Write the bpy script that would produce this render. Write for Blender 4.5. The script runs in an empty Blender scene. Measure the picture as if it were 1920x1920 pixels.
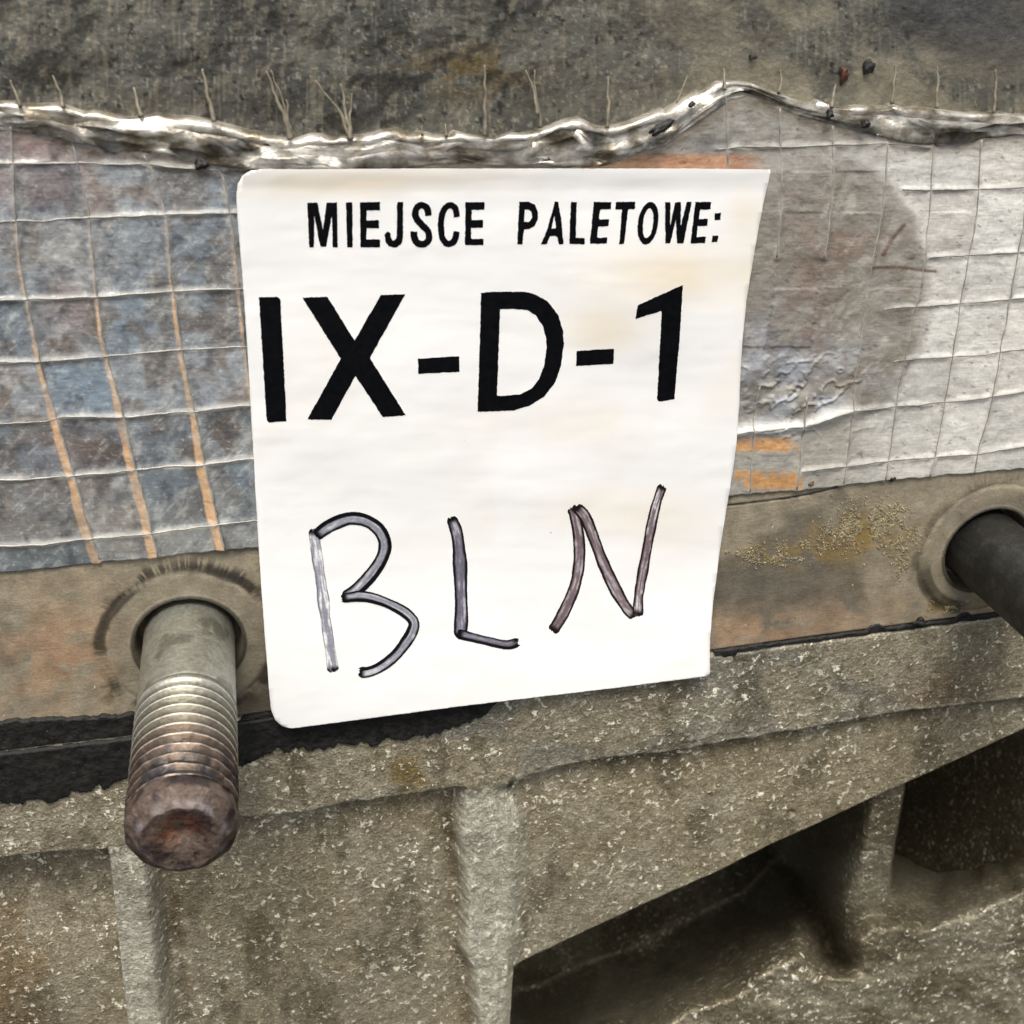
import bpy, bmesh, math, random
import numpy as np
from mathutils import Vector, Matrix
from mathutils.geometry import tessellate_polygon

rng = np.random.default_rng(7)
random.seed(7)
scene = bpy.context.scene
COL = scene.collection

# ------------------------------------------------------------------ camera
# The wall (flange face) is the plane y = 0 and faces -Y; units are millimetres here, metres in the scene.
FPX = 2200.0                       # focal length in photograph pixels (1920 wide)
VP = np.array([411.0, -190.0])     # where the wall's normal vanishes
DW = 209.0                         # camera distance from the wall, mm
nY = np.array([VP[0]-960, VP[1]-960, FPX]); nY /= np.linalg.norm(nY)
aX = np.array([8740.0, -860.0, FPX]); aX -= nY*aX.dot(nY); aX /= np.linalg.norm(aX)
aZ = np.cross(aX, nY)
M = np.array([aX, nY, aZ])
tc = DW/(M @ np.array([0, 0, FPX]))[1]
CAM = -(M @ np.array([0, 0, FPX]))*tc

TILT = math.radians(17)            # the flange leans back and faces a little upwards
_c, _s = math.cos(TILT), math.sin(TILT)
W = np.array([[1, 0, 0], [0, _c, _s], [0, -_s, _c]])   # wall axes -> world
cd = bpy.data.cameras.new('camera')
cam = bpy.data.objects.new('camera', cd)
COL.objects.link(cam)
rt, upv, bk = W @ M @ np.array([1, 0, 0]), W @ M @ np.array([0, -1, 0]), W @ M @ np.array([0, 0, -1])
CW = W @ CAM
cam.matrix_world = Matrix(((rt[0], upv[0], bk[0], CW[0]/1000), (rt[1], upv[1], bk[1], CW[1]/1000),
                           (rt[2], upv[2], bk[2], CW[2]/1000), (0, 0, 0, 1)))
cd.sensor_width = 36.0
cd.lens = 36.0*FPX/1920
cd.clip_start, cd.clip_end = 0.01, 100
cd.dof.use_dof = True
cd.dof.focus_distance = 0.245
cd.dof.aperture_fstop = 36
scene.camera = cam

# ------------------------------------------------------------------ daylight (overcast)
SUN_EL, SUN_AZ = math.radians(79), math.radians(215)      # azimuth measured clockwise from +Y
world = bpy.data.worlds.new('World'); scene.world = world
world.use_nodes = True
wn = world.node_tree; wn.nodes.clear()
sky = wn.nodes.new('ShaderNodeTexSky'); sky.sky_type = 'NISHITA'; sky.sun_disc = False
sky.sun_elevation = SUN_EL; sky.sun_rotation = SUN_AZ
sky.air_density = 1.0; sky.dust_density = 6.0; sky.ozone_density = 0.6
hs = wn.nodes.new('ShaderNodeHueSaturation'); hs.inputs['Saturation'].default_value = 0.35
bg = wn.nodes.new('ShaderNodeBackground'); bg.inputs['Strength'].default_value = 0.075
wo = wn.nodes.new('ShaderNodeOutputWorld')
wn.links.new(sky.outputs[0], hs.inputs['Color']); wn.links.new(hs.outputs[0], bg.inputs['Color'])
wn.links.new(bg.outputs[0], wo.inputs['Surface'])
sl = bpy.data.lights.new('sun', 'SUN'); sl.energy = 1.5; sl.angle = math.radians(24); sl.color = (1, 0.95, 0.87)
so = bpy.data.objects.new('sun', sl); COL.objects.link(so)
sd = Vector((math.sin(SUN_AZ)*math.cos(SUN_EL), math.cos(SUN_AZ)*math.cos(SUN_EL), math.sin(SUN_EL)))
so.rotation_euler = sd.to_track_quat('Z', 'Y').to_euler()
so.location = (sd*0.6)
vs = scene.view_settings
vs.view_transform = 'Standard'; vs.look = 'None'; vs.gamma = 1; vs.exposure = 1.15; vs.use_curve_mapping = False
scene.cycles.use_denoising = True

# ------------------------------------------------------------------ numbers
def at(u, v, y=0.0):
    u = np.asarray(u, float); v = np.asarray(v, float); y = np.asarray(y, float)
    u, v, y = np.broadcast_arrays(u, v, y)
    r = np.stack([u-960, v-960, np.full(u.shape, FPX)], -1) @ M.T
    t = (y-CAM[1])/r[..., 1]
    return CAM+r*t[..., None]

def proj(P):
    c = (np.asarray(P, float)-CAM) @ M
    return 960+FPX*c[..., 0]/c[..., 2], 960+FPX*c[..., 1]/c[..., 2]

def shift(u, v, y_from, y_to):
    """pixel at which the wall point straight in front of / behind pixel (u, v) at depth y_from shows at depth y_to"""
    P = at(u, v, y_from); P[..., 1] = y_to
    return proj(P)

def hash2(ix, iy, seed):
    h = (ix.astype(np.int64)*374761393+iy.astype(np.int64)*668265263+seed*2147483647+seed*97531) & 0xffffffff
    h = ((h ^ (h >> 13))*1274126177) & 0xffffffff
    h = ((h ^ (h >> 16))*2246822519) & 0xffffffff
    return ((h ^ (h >> 15)) & 0xffffff)/float(0xffffff)

def vn(x, y, seed=0):
    x = np.asarray(x, float); y = np.asarray(y, float)
    x, y = np.broadcast_arrays(x, y)
    xi = np.floor(x); yi = np.floor(y); fx = x-xi; fy = y-yi
    fx = fx*fx*fx*(fx*(fx*6-15)+10); fy = fy*fy*fy*(fy*(fy*6-15)+10)
    a = hash2(xi, yi, seed); b = hash2(xi+1, yi, seed); c = hash2(xi, yi+1, seed); d = hash2(xi+1, yi+1, seed)
    return (a*(1-fx)+b*fx)*(1-fy)+(c*(1-fx)+d*fx)*fy

def fbm(x, y, o=4, seed=0, g=0.5):
    s = 0.0; a = 1.0; t = 0.0
    x = np.asarray(x, float); y = np.asarray(y, float)
    for i in range(o):
        c, sn = math.cos(0.6*i), math.sin(0.6*i)
        s = s+a*vn((x*c-y*sn)*2**i, (x*sn+y*c)*2**i, seed+i*17); t += a; a *= g
    return s/t                      # 0..1 about 0.5

def ss(a, b, x):
    t = np.clip((np.asarray(x, float)-a)/(np.asarray(b, float)-a), 0, 1)
    return t*t*(3-2*t)

def crv(pts):
    p = np.array(pts, float)
    return lambda x: np.interp(x, p[:, 0], p[:, 1])

def gauss(u, v, cu, cv, su, sv):
    return np.exp(-((u-cu)/su)**2-((v-cv)/sv)**2)

def lin(r, g, b, k=1.0):
    c = np.array([r, g, b], float)/255
    return np.where(c <= 0.04045, c/12.92, ((c+0.055)/1.055)**2.4)*k

def mixc(c, d, f):
    return c*(1-f[..., None])+d*f[..., None]

def dist_poly(u, v, pts):
    """signed distance (left -, right +) and unsigned distance of pixels to a polyline"""
    best = np.full(np.shape(u), 1e9); sg = np.zeros(np.shape(u))
    p = np.array(pts, float)
    for a, b in zip(p[:-1], p[1:]):
        d = b-a; L2 = d.dot(d)
        t = np.clip(((u-a[0])*d[0]+(v-a[1])*d[1])/L2, 0, 1)
        dx = u-(a[0]+t*d[0]); dy = v-(a[1]+t*d[1])
        q = np.hypot(dx, dy); s = np.sign(dx*d[1]-dy*d[0])
        m = q < best
        best = np.where(m, q, best); sg = np.where(m, s, sg)
    return best, sg

# ------------------------------------------------------------------ object helpers
def put(o, label=None, cat=None, group=None, kind=None, parent=None):
    COL.objects.link(o)
    if label: o['label'] = label
    if cat: o['category'] = cat
    if group: o['group'] = group
    if kind: o['kind'] = kind
    if parent: o.parent = parent
    return o

def thing(name, loc, label, cat, group=None):
    o = bpy.data.objects.new(name, None)
    o.empty_display_size = 0.01
    o.location = W @ np.asarray(loc)/1000
    return put(o, label, cat, group)

def mesh_obj(name, V, F, mat, parent=None, col=None, smooth=True, uv=None, **tags):
    """V in world millimetres; quads or triangles in F; col = per-vertex colour (n,3)"""
    V = np.asarray(V, float).reshape(-1, 3) @ W.T
    org = np.array(parent.location)*1000 if parent else V.mean(0)
    me = bpy.data.meshes.new(name)
    F = np.asarray(F)
    me.vertices.add(len(V)); me.vertices.foreach_set('co', ((V-org)/1000).astype(np.float32).ravel())
    k = F.shape[1]
    me.loops.add(F.size); me.loops.foreach_set('vertex_index', F.astype(np.int32).ravel())
    me.polygons.add(len(F)); me.polygons.foreach_set('loop_start', np.arange(0, F.size, k, dtype=np.int32))
    me.polygons.foreach_set('loop_total', np.full(len(F), k, dtype=np.int32))
    me.update(calc_edges=True); me.validate()
    if smooth: me.polygons.foreach_set('use_smooth', np.ones(len(me.polygons), bool))
    if col is not None:
        a = me.color_attributes.new('Col', 'FLOAT_COLOR', 'POINT')
        c = np.ones((len(V), 4), np.float32); c[:, :3] = np.clip(np.asarray(col).reshape(-1, 3), 0, 1)
        a.data.foreach_set('color', c.ravel())
    me.materials.append(mat)
    o = bpy.data.objects.new(name, me)
    if not parent: o.location = org/1000
    return put(o, parent=parent, **tags)

def gridF(nr, nc):
    i = np.arange(nr-1)[:, None]*nc+np.arange(nc-1)[None, :]
    return np.stack([i, i+nc, i+nc+1, i+1], -1).reshape(-1, 4)      # faces -Y for rows going down

def sub(V, F, keep):
    F = F[keep]; idx, inv = np.unique(F, return_inverse=True)
    return idx, inv.reshape(F.shape)

def tube(path, rad, n=6, flat=1.0):
    """tube along 3-D path (mm); rad scalar or array; flat squeezes it along y"""
    P = np.asarray(path, float); m = len(P)
    rad = np.broadcast_to(rad, (m,))
    T = np.gradient(P, axis=0); T /= np.linalg.norm(T, axis=1)[:, None]+1e-9
    ref = np.array([0, 1.0, 0]); A = np.cross(T, ref); A /= np.linalg.norm(A, axis=1)[:, None]+1e-9
    B = np.cross(A, T)
    th = np.linspace(0, 2*np.pi, n, endpoint=False)
    V = P[:, None]+rad[:, None, None]*(np.cos(th)[None, :, None]*A[:, None]+flat*np.sin(th)[None, :, None]*B[:, None])
    F = []
    for i in range(m-1):
        for j in range(n):
            k = (j+1) % n
            F.append((i*n+j, i*n+k, (i+1)*n+k, (i+1)*n+j))
    V = V.reshape(-1, 3)
    V = np.vstack([V, P[0], P[-1]])
    for j in range(n):
        k = (j+1) % n
        F.append((m*n, k, j, j)); F.append((m*n+1, (m-1)*n+j, (m-1)*n+k, (m-1)*n+k))
    return V, F

def poly_obj(name, V, F, mat, parent=None, col=None, smooth=True, **tags):
    """faces of mixed length"""
    V = np.asarray(V, float) @ W.T
    org = np.array(parent.location)*1000 if parent else V.mean(0)
    me = bpy.data.meshes.new(name)
    F2 = []
    for f in F:
        g = []
        for i in f:
            if int(i) not in g: g.append(int(i))
        if len(g) > 2: F2.append(g)
    me.from_pydata([tuple(p) for p in (V-org)/1000], [], F2); me.update()
    if smooth: me.polygons.foreach_set('use_smooth', np.ones(len(me.polygons), bool))
    if col is not None:
        a = me.color_attributes.new('Col', 'FLOAT_COLOR', 'POINT')
        c = np.ones((len(V), 4), np.float32); c[:, :3] = np.clip(np.asarray(col).reshape(-1, 3), 0, 1)
        a.data.foreach_set('color', c.ravel())
    me.materials.append(mat)
    o = bpy.data.objects.new(name, me)
    if not parent: o.location = org/1000
    return put(o, parent=parent, **tags)

# ------------------------------------------------------------------ materials
class NT:
    def __init__(s, name):
        s.m = bpy.data.materials.new(name); s.m.use_nodes = True
        s.t = s.m.node_tree; s.t.nodes.clear()
        s.out = s.n('ShaderNodeOutputMaterial'); s.p = s.n('ShaderNodeBsdfPrincipled')
        s.l(s.p.outputs[0], s.out.inputs['Surface'])
        tc_ = s.n('ShaderNodeTexCoord'); mp = s.n('ShaderNodeMapping'); mp.inputs['Scale'].default_value = (1000, 1000, 1000)
        s.l(tc_.outputs['Object'], mp.inputs['Vector']); s.co = mp.outputs['Vector']
    def n(s, t): return s.t.nodes.new(t)
    def l(s, a, b): s.t.links.new(a, b)
    def scaled(s, x, y, z, rot=(0, 0, 0)):
        mp = s.n('ShaderNodeMapping'); mp.inputs['Scale'].default_value = (x, y, z); mp.inputs['Rotation'].default_value = rot
        s.l(s.co, mp.inputs['Vector']); return mp.outputs['Vector']
    def noise(s, scale, detail=4, rough=0.55, co=None, dist=0.0):
        n = s.n('ShaderNodeTexNoise'); n.inputs['Scale'].default_value = scale; n.inputs['Detail'].default_value = detail
        n.inputs['Roughness'].default_value = rough; n.inputs['Distortion'].default_value = dist
        s.l(co or s.co, n.inputs['Vector']); return n.outputs[0]
    def ramp(s, fac, a, b, v0=0.0, v1=1.0):
        r = s.n('ShaderNodeMapRange'); r.inputs['From Min'].default_value = a; r.inputs['From Max'].default_value = b
        r.inputs['To Min'].default_value = v0; r.inputs['To Max'].default_value = v1
        s.l(fac, r.inputs['Value']); return r.outputs[0]
    def math(s, op, a, b=None):
        m = s.n('ShaderNodeMath'); m.operation = op; m.use_clamp = False
        for i, x in enumerate((a, b)):
            if x is None: continue
            if isinstance(x, (int, float)): m.inputs[i].default_value = x
            else: s.l(x, m.inputs[i])
        return m.outputs[0]
    def mix(s, f, a, b, mode='MIX'):
        m = s.n('ShaderNodeMix'); m.data_type = 'RGBA'; m.blend_type = mode
        for k, x in ((0, f), (6, a), (7, b)):
            if isinstance(x, (int, float)): m.inputs[k].default_value = x
            elif isinstance(x, (tuple, list, np.ndarray)): m.inputs[k].default_value = (*[float(q) for q in x[:3]], 1)
            else: s.l(x, m.inputs[k])
        return m.outputs[2]
    def attr(s):
        a = s.n('ShaderNodeVertexColor'); a.layer_name = 'Col'; return a.outputs[0]
    def bump(s, h, dist_mm, strength=1.0, normal=None):
        b = s.n('ShaderNodeBump'); b.inputs['Distance'].default_value = dist_mm/1000; b.inputs['Strength'].default_value = strength
        s.l(h, b.inputs['Height'])
        if normal: s.l(normal, b.inputs['Normal'])
        return b.outputs[0]
    def set(s, **k):
        for a, b in k.items():
            i = s.p.inputs[a.replace('_', ' ')]
            if isinstance(b, (int, float)): i.default_value = b
            elif isinstance(b, (tuple, list, np.ndarray)): i.default_value = (*[float(q) for q in b[:3]], 1)
            else: s.l(b, i)
        return s

def cast_mat():
    s = NT('cast aluminium')
    base = s.attr()
    big = s.noise(0.06, 3); fine = s.noise(1.8, 5, 0.65); mid = s.noise(0.35, 4)
    c = s.mix(1.0, base, s.mix(s.ramp(mid, 0.3, 0.7), (0.66, 0.65, 0.62), (1.15, 1.15, 1.15)), 'MULTIPLY')
    c = s.mix(1.0, c, s.mix(s.ramp(fine, 0.3, 0.7), (0.5, 0.49, 0.46), (1.35, 1.35, 1.33)), 'MULTIPLY')
    fl = s.noise(0.62, 3.5, 0.66, dist=0.3)
    th = s.math('SUBTRACT', fl, s.math('MULTIPLY', s.ramp(big, 0.32, 0.68, 0.035, -0.03), 1.0))
    m = s.math('MULTIPLY', s.ramp(th, 0.588, 0.622), s.ramp(s.noise(0.16, 4, 0.6, co=s.scaled(1, 1, 1, (0.3, 0.2, 0.9))), 0.38, 0.60, 0.2, 1.0))
    c = s.mix(s.math('MULTIPLY', m, 0.9), c, (1.0, 0.95, 0.75))  # pale metal grain, its glints painted into the colour as flecks
    pit = s.ramp(s.noise(0.5, 3, 0.6, co=s.scaled(1, 1, 1, (0.4, 0.7, 0.2))), 0.70, 0.74)
    c = s.mix(s.math('MULTIPLY', pit, 0.8), c, (0.03, 0.027, 0.022))
    g2 = s.ramp(s.noise(1.5, 2, 0.5, co=s.scaled(1, 1, 1, (1.1, 0.5, 0.1))), 0.66, 0.70)
    c = s.mix(s.math('MULTIPLY', g2, 0.55), c, (0.78, 0.73, 0.56))
    h = s.math('ADD', s.math('MULTIPLY', fine, 0.45), s.math('MULTIPLY', fl, 1.1))
    nb = s.bump(h, 0.55, 0.9)
    s.set(Base_Color=c, Metallic=s.ramp(m, 0, 1, 0.3, 0.15), Roughness=s.ramp(m, 0, 1, 0.42, 0.22), Normal=nb)
    s.p.inputs['Specular IOR Level'].default_value = 0.4
    return s.m

def flange_mat():
    s = NT('machined flange metal')
    base = s.attr()
    fine = s.noise(2.2, 5, 0.65); mid = s.noise(0.25, 5, 0.6)
    scr = s.noise(1.0, 4, 0.65, co=s.scaled(0.6, 1, 1.5, (0, 0.5, 0)))
    c = s.mix(1.0, base, s.mix(s.ramp(mid, 0.32, 0.68), (0.78, 0.77, 0.76), (1.15, 1.15, 1.15)), 'MULTIPLY')
    c = s.mix(1.0, c, s.mix(s.ramp(fine, 0.3, 0.7), (0.8, 0.79, 0.78), (1.15, 1.15, 1.15)), 'MULTIPLY')
    c = s.mix(1.0, c, s.mix(s.ramp(scr, 0.3, 0.7), (0.9, 0.9, 0.9), (1.08, 1.08, 1.08)), 'MULTIPLY')
    sp = s.ramp(s.noise(0.9, 2, 0.5, co=s.scaled(1, 1, 1, (1.0, 0.3, 0.9))), 0.765, 0.79)
    c = s.mix(sp, c, (0.7, 0.68, 0.6))
    dk = s.ramp(s.noise(0.8, 3, 0.6, co=s.scaled(1, 1, 1, (0.2, 1.3, 0.5))), 0.715, 0.75)
    c = s.mix(s.math('MULTIPLY', dk, 0.7), c, (0.04, 0.035, 0.03))
    h = s.math('ADD', s.math('MULTIPLY', fine, 0.4), s.math('MULTIPLY', scr, 0.4))
    s.set(Base_Color=c, Metallic=0.25, Roughness=s.ramp(mid, 0.3, 0.7, 0.38, 0.55), Normal=s.bump(h, 0.25, 0.8))
    return s.m

def grime_mat():
    s = NT('grimy grey metal')
    base = s.attr()
    fine = s.noise(1.6, 6, 0.7); mid = s.noise(0.3, 5, 0.65)
    scr = s.noise(1.0, 5, 0.75, co=s.scaled(0.9, 1, 1.6, (0, 0.75, 0)))
    c = s.mix(1.0, base, s.mix(s.ramp(mid, 0.3, 0.7), (0.8, 0.8, 0.79), (1.2, 1.2, 1.18)), 'MULTIPLY')
    c = s.mix(1.0, c, s.mix(s.ramp(scr, 0.3, 0.7), (0.65, 0.65, 0.65), (1.3, 1.3, 1.3)), 'MULTIPLY')
    h = s.math('ADD', s.math('MULTIPLY', fine, 0.6), s.math('MULTIPLY', scr, 0.8))
    s.set(Base_Color=c, Metallic=0.2, Roughness=0.42, Normal=s.bump(h, 0.22, 0.8))
    return s.m

def film_mat():
    s = NT('reinforced plastic film')
    base = s.attr()
    fine = s.noise(1.5, 6, 0.7); mid = s.noise(0.3, 5, 0.65, dist=0.5)
    scr = s.noise(0.9, 4, 0.7, co=s.scaled(0.3, 1, 2.6, (0, -0.08, 0)))
    c = s.mix(1.0, base, s.mix(s.ramp(mid, 0.3, 0.7), (0.84, 0.84, 0.85), (1.14, 1.14, 1.13)), 'MULTIPLY')
    c = s.mix(1.0, c, s.mix(s.ramp(scr, 0.3, 0.7), (0.86, 0.86, 0.86), (1.12, 1.12, 1.12)), 'MULTIPLY')
    c = s.mix(1.0, c, s.mix(s.ramp(fine, 0.3, 0.7), (0.88, 0.88, 0.87), (1.1, 1.1, 1.1)), 'MULTIPLY')
    h = s.math('ADD', s.math('MULTIPLY', mid, 1.2), s.math('MULTIPLY', scr, 0.3))
    nb = s.bump(h, 0.22, 0.8)
    s.set(Base_Color=c, Roughness=s.ramp(mid, 0.3, 0.7, 0.14, 0.32), Normal=nb)
    s.p.inputs['Coat Weight'].default_value = 1.0; s.p.inputs['Coat Roughness'].default_value = 0.06; s.p.inputs['Coat IOR'].default_value = 1.7
    s.l(nb, s.p.inputs['Coat Normal'])
    return s.m

def thread_mat():
    s = NT('scrim thread under film')
    n = s.noise(0.5, 3)
    s.set(Base_Color=s.mix(s.ramp(n, 0.3, 0.7), (0.20, 0.185, 0.16), (0.42, 0.40, 0.36)), Roughness=0.3)
    s.p.inputs['Coat Weight'].default_value = 0.6
    return s.m

def straw_mat():
    s = NT('frayed glass fibre')
    n = s.noise(0.6, 3)
    s.set(Base_Color=s.mix(s.ramp(n, 0.3, 0.7), (0.09, 0.075, 0.05), (0.24, 0.21, 0.15)), Roughness=0.6)
    return s.m

def fold_mat():
    s = NT('crumpled clear film')
    n = s.noise(0.25, 4); f = s.noise(1.2, 5, 0.7)
    c = s.mix(s.ramp(n, 0.38, 0.62), (0.20, 0.165, 0.11), (0.60, 0.57, 0.50))
    nb = s.bump(s.math('ADD', f, s.math('MULTIPLY', n, 2.0)), 0.22, 0.7)
    s.set(Base_Color=c, Metallic=0.5, Roughness=s.ramp(f, 0.3, 0.7, 0.1, 0.22), Normal=nb)
    s.p.inputs['Coat Weight'].default_value = 0.8; s.p.inputs['Coat Roughness'].default_value = 0.08
    return s.m

def paper_mat():
    s = NT('white glossy label stock')
    a = s.noise(0.028, 3, 0.5, dist=0.8); b = s.noise(0.09, 4, 0.6, co=s.scaled(0.5, 1, 1.6))
    c = s.mix(s.ramp(a, 0.52, 0.74, 0, 0.5), (0.86, 0.855, 0.835), (0.80, 0.74, 0.64))  # soft beige areas: warm sheen mixed into the stock's colour
    c = s.mix(1.0, c, s.attr(), 'MULTIPLY')
    c = s.mix(s.ramp(b, 0.58, 0.75, 0, 0.45), c, (0.72, 0.70, 0.66))
    sp = s.ramp(s.noise(0.55, 2, 0.5), 0.80, 0.82)
    c = s.mix(s.math('MULTIPLY', sp, 0.7), c, (0.2, 0.19, 0.17))
    s.set(Base_Color=c, Roughness=0.32)
    s.p.inputs['Specular IOR Level'].default_value = 0.35
    return s.m

def ink_mat():
    s = NT('black thermal print')
    n = s.noise(0.8, 3)
    s.set(Base_Color=s.mix(s.ramp(n, 0.4, 0.7), (0.0025, 0.003, 0.004), (0.005, 0.005, 0.006)), Roughness=0.6)
    s.p.inputs['Specular IOR Level'].default_value = 0.04
    return s.m

def marker_mat():
    s = NT('felt marker ink')
    n = s.noise(1.6, 3)
    s.set(Base_Color=s.mix(1.0, s.attr(), s.mix(s.ramp(n, 0.3, 0.7), (0.8, 0.8, 0.8), (1.15, 1.15, 1.15)), 'MULTIPLY'), Roughness=0.35)
    return s.m

def seal_mat():
    s = NT('black sealant')
    n = s.noise(0.5, 5, 0.65); f = s.noise(2.0, 4, 0.6)
    c = s.mix(s.ramp(n, 0.3, 0.75), (0.007, 0.007, 0.0065), (0.024, 0.023, 0.020))
    gl = s.ramp(f, 0.68, 0.74)
    c = s.mix(s.math('MULTIPLY', gl, 0.5), c, (0.25, 0.24, 0.2))
    s.set(Base_Color=c, Roughness=s.ramp(n, 0.3, 0.7, 0.4, 0.7), Normal=s.bump(n, 0.6, 0.9))
    s.p.inputs['Specular IOR Level'].default_value = 0.25
    return s.m

def steel_mat():
    s = NT('weathered stud steel')
    base = s.attr()
    f = s.noise(1.3, 5, 0.7); mid = s.noise(0.4, 4)
    c = s.mix(1.0, base, s.mix(s.ramp(f, 0.3, 0.7), (0.7, 0.7, 0.7), (1.3, 1.3, 1.3)), 'MULTIPLY')
    s.set(Base_Color=c, Metallic=0.62, Roughness=s.ramp(mid, 0.3, 0.7, 0.28, 0.46), Normal=s.bump(f, 0.18, 0.7))
    return s.m

def rust_mat():
    s = NT('rusted stud end')
    base = s.attr()
    f = s.noise(0.9, 6, 0.7); mid = s.noise(0.35, 4, 0.6)
    c = s.mix(1.0, base, s.mix(s.ramp(f, 0.3, 0.7), (0.5, 0.48, 0.47), (1.5, 1.5, 1.52)), 'MULTIPLY')
    s.set(Base_Color=c, Metallic=0.45, Roughness=s.ramp(mid, 0.3, 0.7, 0.3, 0.6), Normal=s.bump(f, 0.45, 0.85))
    return s.m

def crumb_mat(name, a, b):
    s = NT(name); n = s.noise(1.0, 4, 0.6)
    s.set(Base_Color=s.mix(s.ramp(n, 0.3, 0.7), a, b), Roughness=0.55, Normal=s.bump(n, 0.5, 0.8))
    return s.m

CAST, FLANGE, GRIME, FILM, THREAD, STRAW, FOLD = cast_mat(), flange_mat(), grime_mat(), film_mat(), thread_mat(), straw_mat(), fold_mat()
PAPER, INK, MARKER, SEAL, STEEL, RUST = paper_mat(), ink_mat(), marker_mat(), seal_mat(), steel_mat(), rust_mat()
BLACK = crumb_mat('black grease crumb', (0.006, 0.006, 0.006), (0.03, 0.027, 0.022))
REDRUST = crumb_mat('red rust crumb', (0.03, 0.012, 0.006), (0.12, 0.035, 0.015))
CRUST = crumb_mat('yellow brown crust', (0.13, 0.10, 0.05), (0.42, 0.36, 0.22))

# ------------------------------------------------------------------ traced curves (photograph pixels on the wall plane)
FILM_BOTTOM = crv([(-120, 1085), (85, 1064), (230, 1048), (290, 1043), (400, 1030), (480, 1024), (900, 980), (1365, 927), (1500, 918), (1660, 898), (1834, 884), (2040, 864), (2700, 800)])
SEAM = crv([(-120, 1416), (85, 1392), (240, 1374), (500, 1338), (900, 1283), (1335, 1222), (1500, 1199), (1834, 1155), (2040, 1128), (2700, 1040)])
FOLD_TOP = [(-120, 192), (-20, 195), (85, 200), (150, 205), (215, 222), (260, 222), (310, 218), (380, 228), (440, 238), (480, 250), (545, 262), (600, 258), (640, 262), (680, 258), (720, 247), (755, 245), (800, 262), (855, 248), (905, 260), (960, 255), (1000, 252), (1050, 232), (1080, 221), (1115, 235), (1140, 247), (1200, 225), (1260, 203), (1300, 180), (1340, 160), (1380, 152), (1420, 160), (1480, 185), (1500, 190), (1560, 200), (1610, 205), (1660, 200), (1715, 198), (1760, 207), (1834, 212), (1940, 215), (2040, 222)]
FOLD_BOT = [(-120, 222), (-20, 235), (85, 250), (130, 260), (200, 278), (300, 292), (370, 304), (420, 312), (500, 320), (700, 318), (740, 316), (800, 312), (880, 306), (1000, 306), (1060, 312), (1100, 316), (1160, 302), (1200, 287), (1260, 262), (1310, 225), (1350, 197), (1385, 174), (1430, 190), (1500, 215), (1560, 232), (1640, 252), (1720, 272), (1760, 270), (1834, 262), (1940, 252), (2040, 262)]
BAR_EDGE = crv([(-120, 1618), (86, 1600), (190, 1594), (300, 1565), (451, 1533), (564, 1527), (645, 1506), (769, 1491), (850, 1478), (947, 1472), (1044, 1440), (1124, 1423), (1254, 1410), (1381, 1388), (1527, 1365), (1672, 1339), (1834, 1320), (2040, 1295), (2700, 1215)])
DIAG = [(958, 1817), (1060, 1769), (1157, 1724), (1254, 1679), (1349, 1638), (1446, 1588), (1527, 1553), (1608, 1514), (1695, 1475), (1834, 1412), (1960, 1354), (2080, 1300), (2700, 1020)]

STUD_L = at(355, 1206, 0.0)       # centres of the two stud holes on the wall
STUD_R = at(1849, 1030, 0.0)
R_STUD = 9.2

# ------------------------------------------------------------------ the housing
housing = thing('gear_housing', at(960, 1250, 20), 'grey brown cast metal housing with ribs and a flange strip, behind the white label', 'housing')

# flange strip between film and seam, running up under the film
NU = 1340
us = np.linspace(-330, 2560, NU)
rows = []
fb, sm = FILM_BOTTOM(us), SEAM(us)
ft0 = np.interp(us, [-120, 85, 300, 430, 700, 1000, 1100, 1200, 1260, 1310, 1385, 1500, 1640, 1760, 2040], [240, 262, 305, 325, 325, 318, 325, 300, 275, 245, 195, 230, 268, 282, 270])
for k in range(6): rows.append(ft0+(fb-60-ft0)*k/6)
for k in range(190): rows.append(fb-60+(sm-fb+60)*k/189)
Vv = np.array(rows); Uu = np.broadcast_to(us, Vv.shape)
P = at(Uu, Vv, 0.0)
def ringd(c): return np.hypot(P[..., 0]-c[0], P[..., 2]-c[2])/R_STUD
rL, rR = ringd(STUD_L), ringd(STUD_R)
d = 0.10*(fbm(Uu/60, Vv/60, 4, 3)-0.5)+0.05*(fbm(Uu/6, Vv/6, 3, 5)-0.5)
for r_ in (rL, rR):
    d = d-0.16*ss(1.85, 1.70, r_)                        # spot face, slightly proud rim of dirt
    d = d+0.10*np.exp(-((r_-1.82)/0.05)**2)
    d = d-0.35*np.exp(-((r_-1.19)/0.05)**2)                    # rolled lip of the hole
    d = d+7.0*ss(1.155, 1.10, r_)
edge = ss(6, 0, SEAM(Uu)-Vv)
d = d+0.7*edge**2
P[..., 1] += d
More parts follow.
